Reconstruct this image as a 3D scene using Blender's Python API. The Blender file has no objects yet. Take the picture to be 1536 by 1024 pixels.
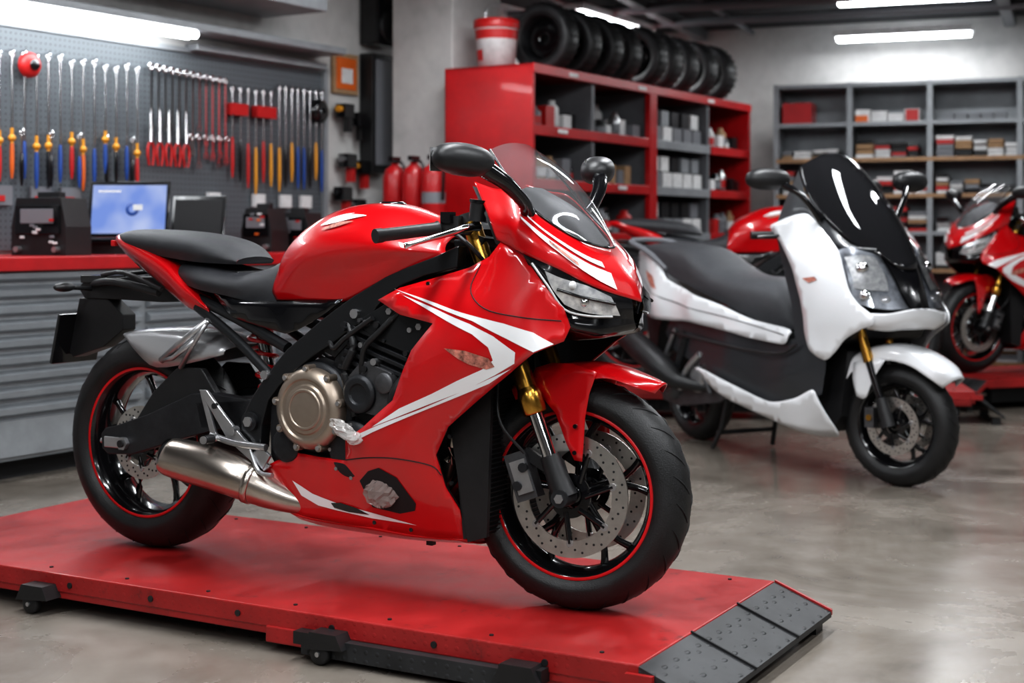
import bpy, math, random, bmesh
import numpy as np
from mathutils import Vector, Matrix
from mathutils.geometry import delaunay_2d_cdt
random.seed(7)
C=bpy.context.collection
# ------------------------------------------------------------------ materials
def mat(name,col,rough=.5,metal=0,coat=0,var=0,vscale=8,bump=0,bscale=200,rvar=0):
    m=bpy.data.materials.new(name); m.use_nodes=True; nt=m.node_tree; b=nt.nodes['Principled BSDF']
    b.inputs['Base Color'].default_value=(*col,1); b.inputs['Roughness'].default_value=rough
    b.inputs['Metallic'].default_value=metal; b.inputs['Coat Weight'].default_value=coat; b.inputs['Coat Roughness'].default_value=.03
    tc=nt.nodes.new('ShaderNodeTexCoord')
    if var or rvar:
        n=nt.nodes.new('ShaderNodeTexNoise'); n.inputs['Scale'].default_value=vscale; n.inputs['Detail'].default_value=6; n.inputs['Roughness'].default_value=.65
        nt.links.new(tc.outputs['Object'],n.inputs['Vector'])
        if var:
            r=nt.nodes.new('ShaderNodeValToRGB'); r.color_ramp.elements[0].position=.3; r.color_ramp.elements[1].position=.7
            r.color_ramp.elements[0].color=(*[max(0,c*(1-var)) for c in col],1); r.color_ramp.elements[1].color=(*[min(1,c*(1+var)) for c in col],1)
            nt.links.new(n.outputs['Fac'],r.inputs['Fac']); nt.links.new(r.outputs['Color'],b.inputs['Base Color'])
        if rvar:
            mr=nt.nodes.new('ShaderNodeMapRange'); mr.inputs['From Min'].default_value=.3; mr.inputs['From Max'].default_value=.7
            mr.inputs['To Min'].default_value=max(0,rough-rvar); mr.inputs['To Max'].default_value=rough+rvar
            nt.links.new(n.outputs['Fac'],mr.inputs['Value']); nt.links.new(mr.outputs['Result'],b.inputs['Roughness'])
    if bump:
        n2=nt.nodes.new('ShaderNodeTexNoise'); n2.inputs['Scale'].default_value=bscale; n2.inputs['Detail'].default_value=3
        nt.links.new(tc.outputs['Object'],n2.inputs['Vector'])
        bp=nt.nodes.new('ShaderNodeBump'); bp.inputs['Strength'].default_value=bump; bp.inputs['Distance'].default_value=.003
        nt.links.new(n2.outputs['Fac'],bp.inputs['Height']); nt.links.new(bp.outputs['Normal'],b.inputs['Normal'])
    return m
RED=mat('red_gloss_paint',(.52,.0015,.005),.28,0,1)
WHT=mat('white_gloss_paint',(.74,.75,.77),.25,0,1)
DEC=mat('white_decal',(.80,.80,.81),.3,0,.6)
LOGO=mat('worn_badge',(.42,.16,.12),.5,0,0,.8,60)
BLK=mat('black_gloss',(.005,.005,.006),.16,0,.5)
PLA=mat('black_plastic',(.012,.012,.013),.42,0,0,.2,20,.15,500)
DGR=mat('dark_grey_cast',(.030,.031,.034),.40,.5,0,.25,18,.25,300)
MGR=mat('mid_grey_cast',(.10,.10,.105),.42,.7,0,.25,18,.25,300)
FRM=mat('frame_satin',(.022,.023,.025),.34,.5,.2)
RUB=mat('tyre_rubber',(.010,.010,.0105),.48,0,0,.3,12,.3,260,rvar=.08)
SRUB=mat('spare_tyre_rubber',(.020,.020,.021),.42,0,0,.3,12,.3,260,rvar=.08)
SEA=mat('seat_vinyl',(.028,.029,.033),.46,0,0,.15,30,.5,900)
SSEA=mat('scooter_seat_vinyl',(.050,.052,.058),.5,0,0,.15,30,.5,900)
SDK=mat('scooter_dark_panel',(.030,.032,.036),.38,0,.2)
SILV=mat('silver_cast',(.50,.50,.51),.34,.9,0,.12,14)
HUG=mat('silver_paint',(.42,.42,.43),.32,.5,.4)
STL=mat('brushed_steel',(.52,.46,.41),.27,1,0,.08,5)
CHR=mat('chrome',(.75,.75,.76),.10,1)
GOLD=mat('gold_anodised',(.55,.30,.06),.26,1)
BRZ=mat('bronze_cover',(.40,.33,.27),.38,.85,.2,.08,12)
RIMR=mat('red_rim_stripe',(.60,.008,.012),.35)
GRYP=mat('grey_paint',(.26,.275,.29),.4,.2,0,.15,6)
SHG=mat('shelf_grey',(.14,.145,.155),.5,.2,0,.15,6)
CABR=mat('cabinet_red',(.40,.006,.009),.38,0,.2,.18,5)
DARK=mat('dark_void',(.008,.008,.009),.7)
WOOD=mat('shelf_edge_wood',(.32,.19,.10),.6,0,0,.2,20)
YEL=mat('yellow_plastic',(.62,.27,.02),.4); BLU=mat('blue_plastic',(.015,.06,.26),.4); ORG=mat('orange_plastic',(.60,.12,.015),.4); RDP=mat('red_plastic',(.42,.012,.012),.4)
WPL=mat('white_plastic',(.60,.60,.60),.5,0,0,.15,20); GPL=mat('grey_plastic',(.16,.165,.18),.5)
CARD=mat('cardboard',(.32,.20,.11),.8,0,0,.2,20)
def glass(name,col,fac,rough=.02,base=(.02,.02,.022)):
    m=bpy.data.materials.new(name); m.use_nodes=True; nt=m.node_tree; nt.nodes.clear()
    o=nt.nodes.new('ShaderNodeOutputMaterial'); mx=nt.nodes.new('ShaderNodeMixShader'); t=nt.nodes.new('ShaderNodeBsdfTransparent'); g=nt.nodes.new('ShaderNodeBsdfPrincipled')
    t.inputs[0].default_value=(*col,1); g.inputs['Base Color'].default_value=(*base,1); g.inputs['Roughness'].default_value=rough
    g.inputs['Coat Weight'].default_value=1
    mx.inputs[0].default_value=fac; nt.links.new(t.outputs[0],mx.inputs[1]); nt.links.new(g.outputs[0],mx.inputs[2]); nt.links.new(mx.outputs[0],o.inputs[0]); return m
SMK=glass('smoked_screen',(.82,.82,.84),.30,.02,(.20,.205,.21)); SMK2=glass('dark_screen',(.06,.065,.075),.65)
def lensmat():
    m=bpy.data.materials.new('headlight_lens'); m.use_nodes=True; nt=m.node_tree; nt.nodes.clear()
    o=nt.nodes.new('ShaderNodeOutputMaterial'); mx=nt.nodes.new('ShaderNodeMixShader'); t=nt.nodes.new('ShaderNodeBsdfTransparent'); g=nt.nodes.new('ShaderNodeBsdfGlossy'); g.inputs['Roughness'].default_value=.03
    f=nt.nodes.new('ShaderNodeFresnel'); f.inputs[0].default_value=1.5
    nt.links.new(f.outputs[0],mx.inputs[0]); nt.links.new(t.outputs[0],mx.inputs[1]); nt.links.new(g.outputs[0],mx.inputs[2]); nt.links.new(mx.outputs[0],o.inputs[0]); return m
LENS=lensmat()
def bagm(name,col,a):
    m=mat(name,col,.12); b=m.node_tree.nodes['Principled BSDF']; b.inputs['Alpha'].default_value=a; b.inputs['Coat Weight'].default_value=1; return m
BAG=bagm('clear_wrap',(.62,.60,.58),.5); BAG2=bagm('grey_wrap',(.36,.28,.26),.65)
REFL=mat('lamp_reflector',(.75,.78,.83),.2,.55,0,.4,45)
LSMK=mat('lamp_bowl',(.36,.38,.42),.25,.5,0,.5,25)
def emis(name,c,s):
    m=bpy.data.materials.new(name); m.use_nodes=True; nt=m.node_tree; nt.nodes.clear()
    o=nt.nodes.new('ShaderNodeOutputMaterial'); e=nt.nodes.new('ShaderNodeEmission'); e.inputs[0].default_value=(*c,1); e.inputs[1].default_value=s
    nt.links.new(e.outputs[0],o.inputs[0]); return m
TUBE=emis('fluorescent_tube',(.93,.97,1),18)
# ------------------------------------------------------------------ helpers
def crv(P,n):
    P=np.asarray(P,float); N=len(P)
    if n<=1: return P
    E=np.concatenate([[2*P[0]-P[1]],P,[2*P[-1]-P[-2]]]); out=[]
    for i in range(N-1):
        a,b,c,d=E[i],E[i+1],E[i+2],E[i+3]
        for j in range(n):
            t=j/n; out.append(.5*((2*b)+(-a+c)*t+(2*a-5*b+4*c-d)*t*t+(-a+3*b-3*c+d)*t**3))
    out.append(P[-1]); return np.array(out)
def closed(P,n=5,k=.75):
    P=np.asarray([p[:2] for p in P],float); N=len(P); out=[]
    for i in range(N):
        a,b,c,d=P[i-1],P[i],P[(i+1)%N],P[(i+2)%N]
        for j in range(n):
            t=j/n; s=.5*((2*b)+(-a+c)*t+(2*a-5*b+4*c-d)*t*t+(-a+3*b-3*c+d)*t**3); l=b+(c-b)*t; out.append(tuple(l+(s-l)*k))
    return out
def tps(pts):
    P=np.array(pts,float); n=len(P); XY=P[:,:2]
    D=np.linalg.norm(XY[:,None]-XY[None],axis=2); K=np.where(D>0,D*D*np.log(D+1e-12),0)+np.eye(n)*.002
    A=np.zeros((n+3,n+3)); A[:n,:n]=K; A[:n,n]=1; A[:n,n+1:]=XY; A[n,:n]=1; A[n+1:,:n]=XY.T
    w=np.linalg.lstsq(A,np.concatenate([P[:,2],[0,0,0]]),rcond=None)[0]
    def f(x,y):
        d=np.hypot(XY[:,0]-x,XY[:,1]-y); return float((d*d*np.log(d+1e-12)*w[:n]).sum()+w[n]+w[n+1]*x+w[n+2]*y)
    return f
class MB:
    def __init__(s,flip=False,M=None): s.v=[];s.f=[];s.mi=[];s.sm=[];s.m=[];s.flip=flip;s.M=M
    def mid(s,m):
        if m not in s.m: s.m.append(m)
        return s.m.index(m)
    def add(s,V,F,m,smooth=True):
        o=len(s.v)
        for p in V:
            p=Vector((float(p[0]),float(p[1]),float(p[2])))
            if s.flip: p.y=-p.y
            if s.M: p=s.M@p
            s.v.append(p)
        k=s.mid(m)
        for f in F: s.f.append(tuple(i+o for i in f)); s.mi.append(k); s.sm.append(smooth)
    def box(s,c,sz,m,R=None):
        R=R or Matrix.Identity(3); V=[]
        for x in(-.5,.5):
            for y in(-.5,.5):
                for z in(-.5,.5): V.append(Vector(c)+R@Vector((x*sz[0],y*sz[1],z*sz[2])))
        s.add(V,[(0,1,3,2),(4,6,7,5),(0,4,5,1),(2,3,7,6),(0,2,6,4),(1,5,7,3)],m,False)
    def bx(s,a,b,m): s.box([(a[i]+b[i])/2 for i in range(3)],[abs(b[i]-a[i]) for i in range(3)],m)
    def tube(s,pts,r,m,seg=10,caps=True,sub=1,sx=1):
        P=crv(pts,sub); n=len(P); rr=crv([[x] for x in r],sub)[:,0] if hasattr(r,'__len__') else [r]*n
        V=[];F=[];up=Vector((0.013,0.021,1))
        for i in range(n):
            d=Vector(P[min(i+1,n-1)]-P[max(i-1,0)]).normalized()
            a=d.cross(up)
            if a.length<.15: a=d.cross(Vector((1,0,0)))
            a.normalize(); b=d.cross(a)
            for j in range(seg):
                t=2*math.pi*j/seg; V.append(Vector(P[i])+a*math.cos(t)*rr[i]*sx+b*math.sin(t)*rr[i])
        for i in range(n-1):
            for j in range(seg): F.append((i*seg+j,i*seg+(j+1)%seg,(i+1)*seg+(j+1)%seg,(i+1)*seg+j))
        s.add(V,F,m)
        if caps: s.add(V[:seg],[tuple(range(seg))],m,False); s.add(V[-seg:],[tuple(range(seg))],m,False)
    def cyl(s,a,b,r,m,seg=20,r2=None): s.tube([a,b],[r,r if r2 is None else r2],m,seg)
    def lathe(s,c,axis,prof,m,seg=48,closed=False,a0=0,a1=2*math.pi,sharp=False):
        ax=Vector(axis).normalized(); u=ax.cross(Vector((0,0,1)))
        if u.length<.1: u=Vector((1,0,0))
        u.normalize(); w=ax.cross(u); c=Vector(c); full=abs(a1-a0-2*math.pi)<1e-6; ns=seg if full else seg+1; V=[];F=[]
        for j in range(ns):
            t=a0+(a1-a0)*j/seg; d=u*math.cos(t)+w*math.sin(t)
            for r,h in prof: V.append(c+d*r+ax*h)
        n=len(prof)
        for j in range(seg):
            j2=(j+1)%ns
            for i in range(n if closed else n-1): F.append((j*n+i,j*n+(i+1)%n,j2*n+(i+1)%n,j2*n+i))
        s.add(V,F,m,not sharp)
    def ell(s,c,r,m,seg=20,R=None,noise=0,pw=1):
        V=[];F=[];nr=seg//2+1;R=R or Matrix.Identity(3)
        for i in range(nr):
            a=math.pi*i/(nr-1)
            for j in range(seg):
                b=2*math.pi*j/seg; d=Vector((math.sin(a)*math.cos(b),math.sin(a)*math.sin(b),math.cos(a)))
                if pw!=1: d=Vector([math.copysign(abs(x)**pw,x) for x in d])
                k=1+noise*(random.random()-.5); V.append(Vector(c)+R@Vector((d.x*r[0]*k,d.y*r[1]*k,d.z*r[2]*k)))
        for i in range(nr-1):
            for j in range(seg): F.append((i*seg+j,i*seg+(j+1)%seg,(i+1)*seg+(j+1)%seg,(i+1)*seg+j))
        s.add(V,F,m,noise==0)
    def prism(s,poly,t0,t1,m,both=False):
        n=len(poly); V=[(x,t0,z) for x,z in poly]+[(x,t1,z) for x,z in poly]
        F=[tuple(range(n)),tuple(range(2*n-1,n-1,-1))]+[(i,(i+1)%n,n+(i+1)%n,n+i) for i in range(n)]
        s.add(V,F,m,False)
        if both: s.prism(poly,-t0,-t1,m)
    def surf(s,rows,m,nu=4,nv=4,mirror=False):
        P=np.array(rows,float); Q=np.array([crv(r,nv) for r in P]); Q=np.array([crv(Q[:,j],nu) for j in range(Q.shape[1])])
        a,b=Q.shape[:2]; V=Q.reshape(-1,3); F=[(i*b+j,i*b+j+1,(i+1)*b+j+1,(i+1)*b+j) for i in range(a-1) for j in range(b-1)]
        s.add(V,F,m)
        if mirror: s.add(V*np.array([1,-1,1]),F,m)
    def hloft(s,st,m,nu=4,nv=4,caps=False):
        rows=[[(x,-t,z) for x,t,z in reversed(r)][:-1]+list(r) for r in st]; s.surf(rows,m,nu,nv)
        if caps:
            for r in (rows[0],rows[-1]): s.add(r,[tuple(range(len(r)))],m,False)
    def panel(s,out,f,m,off=0,step=.025,both=True):
        pts=[]; n=len(out)
        for i in range(n):
            a=np.array(out[i][:2]);b=np.array(out[(i+1)%n][:2]);k=max(1,int(np.linalg.norm(b-a)/step))
            for j in range(k): pts.append(a+(b-a)*j/k)
        nb=len(pts); A=np.array(pts); mn=A.min(0);mx=A.max(0)
        def inside(x,y):
            c=False
            for i in range(nb):
                x1,y1=pts[i];x2,y2=pts[(i+1)%nb]
                if (y1>y)!=(y2>y) and x<(x2-x1)*(y-y1)/(y2-y1)+x1: c=not c
            return c
        allp=[Vector(p) for p in pts]
        x=mn[0]+step/2
        while x<mx[0]:
            y=mn[1]+step/2
            while y<mx[1]:
                if inside(x,y) and np.hypot(A[:,0]-x,A[:,1]-y).min()>step*.55: allp.append(Vector((x,y)))
                y+=step
            x+=step
        r=delaunay_2d_cdt(allp,[(i,(i+1)%nb) for i in range(nb)],[],1,1e-6)
        V=[(p.x,f(p.x,p.y)+off,p.y) for p in r[0]]; F=[tuple(q) for q in r[2]]
        s.add(V,F,m)
        if both: s.add([(a,-b,c) for a,b,c in V],F,m)
    def build(s,name,parent=None,solid=0,bevel=0,off=0):
        me=bpy.data.meshes.new(name)
        if parent is None:
            V=np.array([list(p) for p in s.v]); c=Vector(((V[:,0].min()+V[:,0].max())/2,(V[:,1].min()+V[:,1].max())/2,V[:,2].min()))
        else: c=Vector((0,0,0))
        me.from_pydata([p-c for p in s.v],[],s.f)
        for m in s.m: me.materials.append(m)
        me.polygons.foreach_set('material_index',s.mi); me.polygons.foreach_set('use_smooth',s.sm)
        bm=bmesh.new(); bm.from_mesh(me)
        if solid: bmesh.ops.remove_doubles(bm,verts=bm.verts,dist=1e-5)
        bmesh.ops.recalc_face_normals(bm,faces=bm.faces); bm.to_mesh(me); bm.free()
        ob=bpy.data.objects.new(name,me); C.objects.link(ob); ob.location=c
        if parent: ob.parent=parent
        if solid: md=ob.modifiers.new('s','SOLIDIFY'); md.thickness=solid; md.offset=off
        if bevel: md=ob.modifiers.new('b','BEVEL'); md.width=bevel; md.segments=2; md.limit_method='ANGLE'; md.angle_limit=.6
        return ob
def empty(name,loc,rz=0):
    e=bpy.data.objects.new(name,None); C.objects.link(e); e.location=loc; e.rotation_euler=(0,0,rz); e.empty_display_size=.2; return e
def dup(src,name,loc,rz):
    e=empty(name,loc,rz)
    for c in src.children:
        o=c.copy(); C.objects.link(o); o.parent=e
    return e
CHRD=mat('brake_disc_steel',(.62,.60,.57),.34,1,0,.12,30)
# ------------------------------------------------------------------ wheel
def wheel(mb,c,R,w,rr,discs,accent=True,spokes=5,solid_rim=BLK):
    ax=(0,1,0); n=17; prof=[]; hb=w*.36
    prof.append((rr-.004,-hb)); prof.append((rr+.006,-hb-.006))
    def crown(h):
        a=math.asin(max(-1,min(1,2*h/w))); return (R-w*.46)+w*.46*max(0,math.cos(a))**.9
    for i in range(n+1):
        a=math.pi*(i/n)-math.pi/2; h=w/2*math.sin(a); cc=max(0,math.cos(a)); r=(R-w*.46)+w*.46*cc**.9
        prof.append((max(r,rr+.02),h))
    prof.append((rr+.006,hb+.006)); prof.append((rr-.004,hb))
    mb.lathe(c,ax,prof,RUB,96)
    rp=[(rr+.002,-hb-.004),(rr-.006,-hb-.002),(rr-.014,-hb+.012),(rr-.026,-hb+.03),(rr-.030,0),(rr-.026,hb-.03),(rr-.014,hb-.012),(rr-.006,hb+.002),(rr+.002,hb+.004)]
    mb.lathe(c,ax,rp,solid_rim,80)
    if accent:
        for sg in(1,-1): mb.lathe(c,ax,[(rr-.0065,sg*(hb+.0035)),(rr+.001,sg*(hb+.0055)),(rr+.003,sg*(hb+.002))],RIMR,80)
    c=Vector(c)
    for k in range(26):
        a=2*math.pi*k/26
        for sg in(1,-1):
            pts=[]
            for j in range(5):
                h=sg*w*(.04+.085*j); b=a+(.06 if sg>0 else .18)+.045*j; r=crown(h)+.0004; pts.append(c+Vector((math.cos(b)*r,h,math.sin(b)*r)))
            mb.tube(pts,[.0008,.0024,.0028,.0024,.0008],DARK,5)
    for k in range(spokes):
        a=2*math.pi*k/spokes+.3
        d=lambda r,b,h=0: c+Vector((math.cos(a+b)*r,h,math.sin(a+b)*r))
        for sg in(1,-1):
            mb.tube([d(.03,0),d(rr*.5,sg*.05),d(rr*.75,sg*.16),d(rr-.022,sg*.24)],[.017,.012,.010,.012],solid_rim,8,sub=2)
    mb.lathe(c,ax,[(0.012,-.06),(.035,-.06),(.04,-.04),(.032,0),(.04,.04),(.035,.06),(.012,.06)],solid_rim,32)
    for (t,r,ri) in discs:
        mb.lathe(c+Vector((0,t,0)),ax,[(ri,-.0025),(r,-.0025),(r,.0025),(ri,.0025)],CHRD,64,closed=True,sharp=True)
        mb.lathe(c+Vector((0,t,0)),ax,[(.035,-.003),(.06,-.003),(.06,.003),(.035,.003)],BLK,32,closed=True,sharp=True)
        for k in range(7):
            a=2*math.pi*k/7; mb.tube([c+Vector((math.cos(a)*.045,t,math.sin(a)*.045)),c+Vector((math.cos(a+.25)*ri*1.06,t,math.sin(a+.25)*ri*1.06))],.008,BLK,6)
            e=c+Vector((math.cos(a+.25)*ri*1.05,t,math.sin(a+.25)*ri*1.05)); mb.cyl(e-Vector((0,.006,0)),e+Vector((0,.006,0)),.010,SILV,10)
        for k in range(48):
            a=2*math.pi*k/48; q=ri+(r-ri)*(.3+.22*(k%3)); p=c+Vector((math.cos(a)*q,t,math.sin(a)*q))
            mb.cyl(p-Vector((0,.0031,0)),p+Vector((0,.0031,0)),.0036,DARK,6)
# ================================================================== MOTORCYCLE
def motorcycle(loc,rz):
    E=empty('sport_motorcycle',loc,rz)
    N=lambda: MB(flip=True)
    A0=Vector((1.553,0,.312)); ST=Matrix.Translation(A0)@Matrix.Rotation(math.radians(7),4,Vector((-.374,0,.927)))@Matrix.Translation(-A0)
    NS=lambda: MB(flip=True,M=ST)
    m=N(); wheel(m,(0,0,.345),.345,.19,.240,[(.075,.118,.078)]); m.build('rear_wheel',E)
    m=NS(); wheel(m,tuple(A0),.312,.145,.226,[(.074,.165,.120),(-.074,.165,.120)]); m.build('front_wheel',E)
    # tank
    m=N(); TK=[
     [(.545,0,.90),(.55,.05,.895),(.555,.08,.88),(.56,.10,.86),(.565,.105,.84),(.575,.10,.817)],
     [(.60,0,.997),(.605,.06,.985),(.615,.11,.955),(.64,.135,.91),(.655,.128,.86),(.665,.115,.818)],
     [(.69,0,1.057),(.69,.07,1.045),(.70,.13,1.01),(.72,.168,.95),(.74,.148,.88),(.75,.13,.819)],
     [(.81,0,1.098),(.81,.08,1.088),(.815,.155,1.045),(.82,.190,.97),(.84,.158,.89),(.86,.14,.821)],
     [(.95,0,1.105),(.95,.08,1.096),(.95,.16,1.055),(.955,.200,.985),(.965,.175,.92),(.977,.16,.866)],
     [(1.07,0,1.072),(1.07,.075,1.062),(1.075,.155,1.025),(1.08,.19,.98),(1.09,.18,.95),(1.10,.165,.915)],
     [(1.19,0,1.015),(1.19,.06,1.01),(1.2,.12,.99),(1.21,.145,.97),(1.22,.145,.955),(1.23,.135,.945)]]
    m.hloft(TK,RED,6,6)
    m.lathe((.93,0,1.098),(0,0,1),[(0,.012),(.035,.012),(.042,.008),(.045,0)],BLK,32)
    m.build('fuel_tank',E,solid=.004,off=-1)
    QT=np.array([crv(r,8) for r in np.array(TK)]); QT=np.array([crv(QT[:,j],8) for j in range(QT.shape[1])]).transpose(1,0,2)
    def tk(u,v):
        a,b=QT.shape[:2]; x=min(max(u*(a-1),0),a-1.001); y=min(max(v*(b-1),0),b-1.001); i=int(x); j=int(y); fx=x-i; fy=y-j
        return QT[i,j]*(1-fx)*(1-fy)+QT[i+1,j]*fx*(1-fy)+QT[i,j+1]*(1-fx)*fy+QT[i+1,j+1]*fx*fy
    m=N()
    for (u0,v0,u1,v1,w0,mt) in ((.46,.40,.66,.36,.030,DEC),(.48,.45,.62,.42,.018,LOGO),(.50,.36,.60,.33,.012,DEC)):
        V=[]; n=14
        for i in range(n+1):
            k=i/n; u=u0+(u1-u0)*k; v=v0+(v1-v0)*k; w=w0*math.sin(math.pi*min(1,k*.9+.06))
            for q in(v-w,v+w):
                p=tk(u,q); V.append((p[0],p[1]+.003,p[2]+.0025))
        Fc=[(2*i,2*i+1,2*i+3,2*i+2) for i in range(n)]; m.add(V,Fc,mt); m.add([(a,-b,c) for a,b,c in V],Fc,mt)
    m.build('tank_decals',E)
    # seats
    m=N()
    m.hloft([
     [(.19,0,.935),(.19,.06,.932),(.19,.10,.915),(.195,.115,.89),(.2,.11,.865)],
     [(.30,0,.920),(.30,.07,.918),(.30,.13,.90),(.30,.15,.875),(.30,.14,.845)],
     [(.42,0,.895),(.42,.07,.895),(.42,.125,.882),(.42,.145,.86),(.42,.135,.826)],
     [(.52,0,.915),(.52,.06,.912),(.52,.105,.892),(.52,.122,.86),(.52,.115,.806)],
     [(.58,0,.955),(.58,.05,.945),(.58,.085,.91),(.575,.1,.86),(.575,.098,.81)]],SEA,6,5,True)
    m.hloft([
     [(-.14,0,1.018),(-.138,.03,1.016),(-.135,.05,1.01),(-.13,.055,.998),(-.125,.05,.988)],
     [(-.05,0,1.03),(-.05,.05,1.028),(-.05,.085,1.018),(-.05,.098,.995),(-.05,.09,.972)],
     [(.10,0,1.027),(.10,.07,1.024),(.10,.11,1.01),(.10,.125,.98),(.10,.11,.948)],
     [(.25,0,1.012),(.25,.07,1.009),(.25,.118,.994),(.25,.13,.965),(.25,.115,.930)],
     [(.36,0,.988),(.36,.06,.984),(.36,.1,.967),(.36,.113,.945),(.36,.105,.924)],
     [(.415,0,.945),(.415,.05,.942),(.412,.08,.936),(.41,.088,.93),(.405,.083,.922)]],SEA,6,5,True)
    m.build('seat',E)
    # tail
    m=N(); m.hloft([
     [(-.185,0,1.006),(-.18,.015,1.006),(-.175,.02,1.0),(-.17,.018,.99)],
     [(-.10,0,1.018),(-.10,.06,1.014),(-.095,.085,.99),(-.085,.07,.957)],
     [(.02,0,.985),(.02,.095,.978),(.02,.115,.945),(.02,.085,.900)],
     [(.14,0,.935),(.14,.115,.93),(.14,.13,.890),(.14,.10,.835)],
     [(.23,0,.865),(.225,.125,.868),(.235,.135,.825),(.245,.12,.785)],
     [(.335,0,.79),(.33,.13,.792),(.335,.132,.782),(.335,.13,.772)]],RED,5,5)
    m.build('tail_fairing',E,solid=.004,off=-1)
    m=N(); m.prism([(-.10,.97),(.40,.90),(.50,.82),(.36,.77),(.2,.80),(0,.90)],-.075,.075,PLA)
    m.box((-.17,0,.985),(.02,.07,.02),RIMR)
    m.prism([(-.33,.835),(-.30,.86),(-.1,.875),(.10,.875),(.17,.80),(.05,.795),(-.15,.80),(-.30,.80)],-.035,.035,PLA)
    m.prism([(-.33,.80),(-.20,.80),(-.13,.75),(-.13,.70),(-.22,.64),(-.36,.60),(-.38,.62)],-.03,.03,PLA)
    m.box((-.37,0,.665),(.014,.20,.17),BLK,Matrix.Rotation(math.radians(14),3,'Y'))
    for sg in(1,-1):
        m.cyl((-.27,0,.83),(-.27,sg*.12,.84),.008,PLA,8); m.ell((-.27,sg*.15,.842),(.022,.045,.016),PLA,14)
        m.tube([(-.26,sg*.03,.85),(-.1,sg*.09,.86),(.1,sg*.1,.83)],.014,PLA,8,sub=3)
        m.tube([(-.20,sg*.05,.88),(-.05,sg*.10,.89),(.12,sg*.11,.84)],.008,PLA,8,sub=3)
    m.box((-.25,0,.865),(.12,.09,.025),BLK)
    m.build('licence_plate_holder',E,bevel=.003)
    m=N(); f=tps([(.331,.832,.12),(.640,.810,.135),(.857,.825,.14),(.804,.785,.15),(.656,.722,.155),(.442,.775,.145),(.6,.78,.15)])
    m.panel([(.331,.845),(.45,.815),(.640,.815),(.857,.828),(.804,.785),(.70,.735),(.656,.722),(.442,.765)],f,BLK,0,.03); m.build('side_cover',E,solid=.004)
    m=N()
    FP=[(1.275,.985),(1.20,.955),(1.10,.922),(1.030,.895),(.965,.862),(.915,.837),(.855,.800),(.80,.765),(.734,.717),(.68,.68),(.635,.635),(.585,.58),(.546,.532),(.515,.48),(.499,.42),(.51,.38),(.58,.38),(.585,.45),(.610,.525),(.65,.57),(.697,.608),(.77,.66),(.843,.701),(.91,.745),(.984,.782),(1.0,.81),(1.03,.838),(1.076,.868),(1.16,.90),(1.27,.925)]
    m.prism(FP,.135,.178,FRM,True)
    m.prism([(1.20,1.0),(1.30,1.0),(1.30,.86),(1.22,.88)],-.09,.09,FRM)
    for sg in(1,-1):
        m.tube([(.28,sg*.12,.79),(.45,sg*.14,.70),(.60,sg*.16,.60)],.016,FRM,10,sub=3)
        m.tube([(.22,sg*.10,.83),(.45,sg*.13,.76),(.66,sg*.15,.68)],.018,FRM,10,sub=3)
        m.cyl((.545,sg*.13,.46),(.545,sg*.19,.46),.028,DGR,20); m.cyl((.545,sg*.185,.46),(.545,sg*.198,.46),.016,SILV,6)
        m.cyl((.60,sg*.15,.60),(.60,sg*.187,.60),.014,SILV,10); m.cyl((.93,sg*.15,.79),(.93,sg*.19,.79),.014,SILV,10)
    m.build('frame',E,bevel=.006)
    m=N(); m.cyl((.50,0,.45),(.42,0,.78),.022,CHR)
    pts=[]
    for i in range(90):
        a=i*.45; k=i/89; pts.append((.49-.07*k+.038*math.cos(a),.038*math.sin(a),.49+.24*k))
    m.tube(pts,.007,RED,6)
    SW=[(-.104,.374),(-.085,.395),(-.03,.408),(.10,.45),(.281,.524),(.36,.53),(.50,.52),(.53,.43),(.403,.425),(.25,.385),(.028,.318),(-.074,.312),(-.10,.33)]
    m.prism(SW,.108,.150,DGR,True); m.prism([(.30,.50),(.52,.52),(.52,.43),(.32,.42)],-.15,.15,DGR)
    m.prism([(.02,.42),(.28,.52),(.36,.525),(.30,.60),(.20,.60),(.10,.52)],.10,.125,PLA,True)
    for sg in(1,-1):
        m.cyl((-.0,sg*.10,.352),(0,sg*.165,.352),.022,SILV,6); m.cyl((0,sg*.16,.352),(0,sg*.172,.352),.012,DARK,12)
        m.box((-.05,sg*.153,.352),(.07,.008,.035),SILV); m.cyl((-.12,sg*.13,.35),(-.08,sg*.13,.35),.010,SILV,6)
    m.box((.07,.105,.405),(.08,.05,.05),PLA,Matrix.Rotation(-.5,3,'Y'))
    m.build('swingarm',E,bevel=.006)
    m=N()
    m.hloft([
     [(-.06,0,.700),(-.06,.05,.700),(-.055,.095,.695),(-.05,.105,.69)],
     [(.05,0,.712),(.05,.06,.710),(.04,.11,.690),(.03,.115,.63)],
     [(.19,0,.716),(.185,.06,.712),(.17,.112,.68),(.11,.120,.595)],
     [(.31,0,.705),(.30,.06,.700),(.28,.112,.67),(.25,.120,.615)],
     [(.41,0,.675),(.40,.06,.67),(.385,.11,.66),(.38,.112,.645)]],HUG,3,2)
    m.tube([(.14,.13,.62),(.24,.15,.68),(.34,.14,.75)],.010,SILV,8); m.tube([(.22,.13,.60),(.30,.15,.69),(.34,.14,.75)],.007,SILV,8); m.tube([(.14,.13,.62),(.20,.145,.63),(.30,.15,.69)],.007,SILV,8)
    m.build('rear_hugger',E,solid=.003)
    # engine
    m=N()
    m.prism([(.60,.36),(.60,.56),(.66,.62),(.80,.66),(1.0,.60),(1.10,.48),(1.10,.36),(1.0,.27),(.75,.26),(.64,.30)],-.155,.155,DGR)
    m.prism([(.82,.62),(.90,.78),(1.13,.80),(1.19,.72),(1.14,.55),(1.05,.48)],-.155,.155,DGR)
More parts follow.
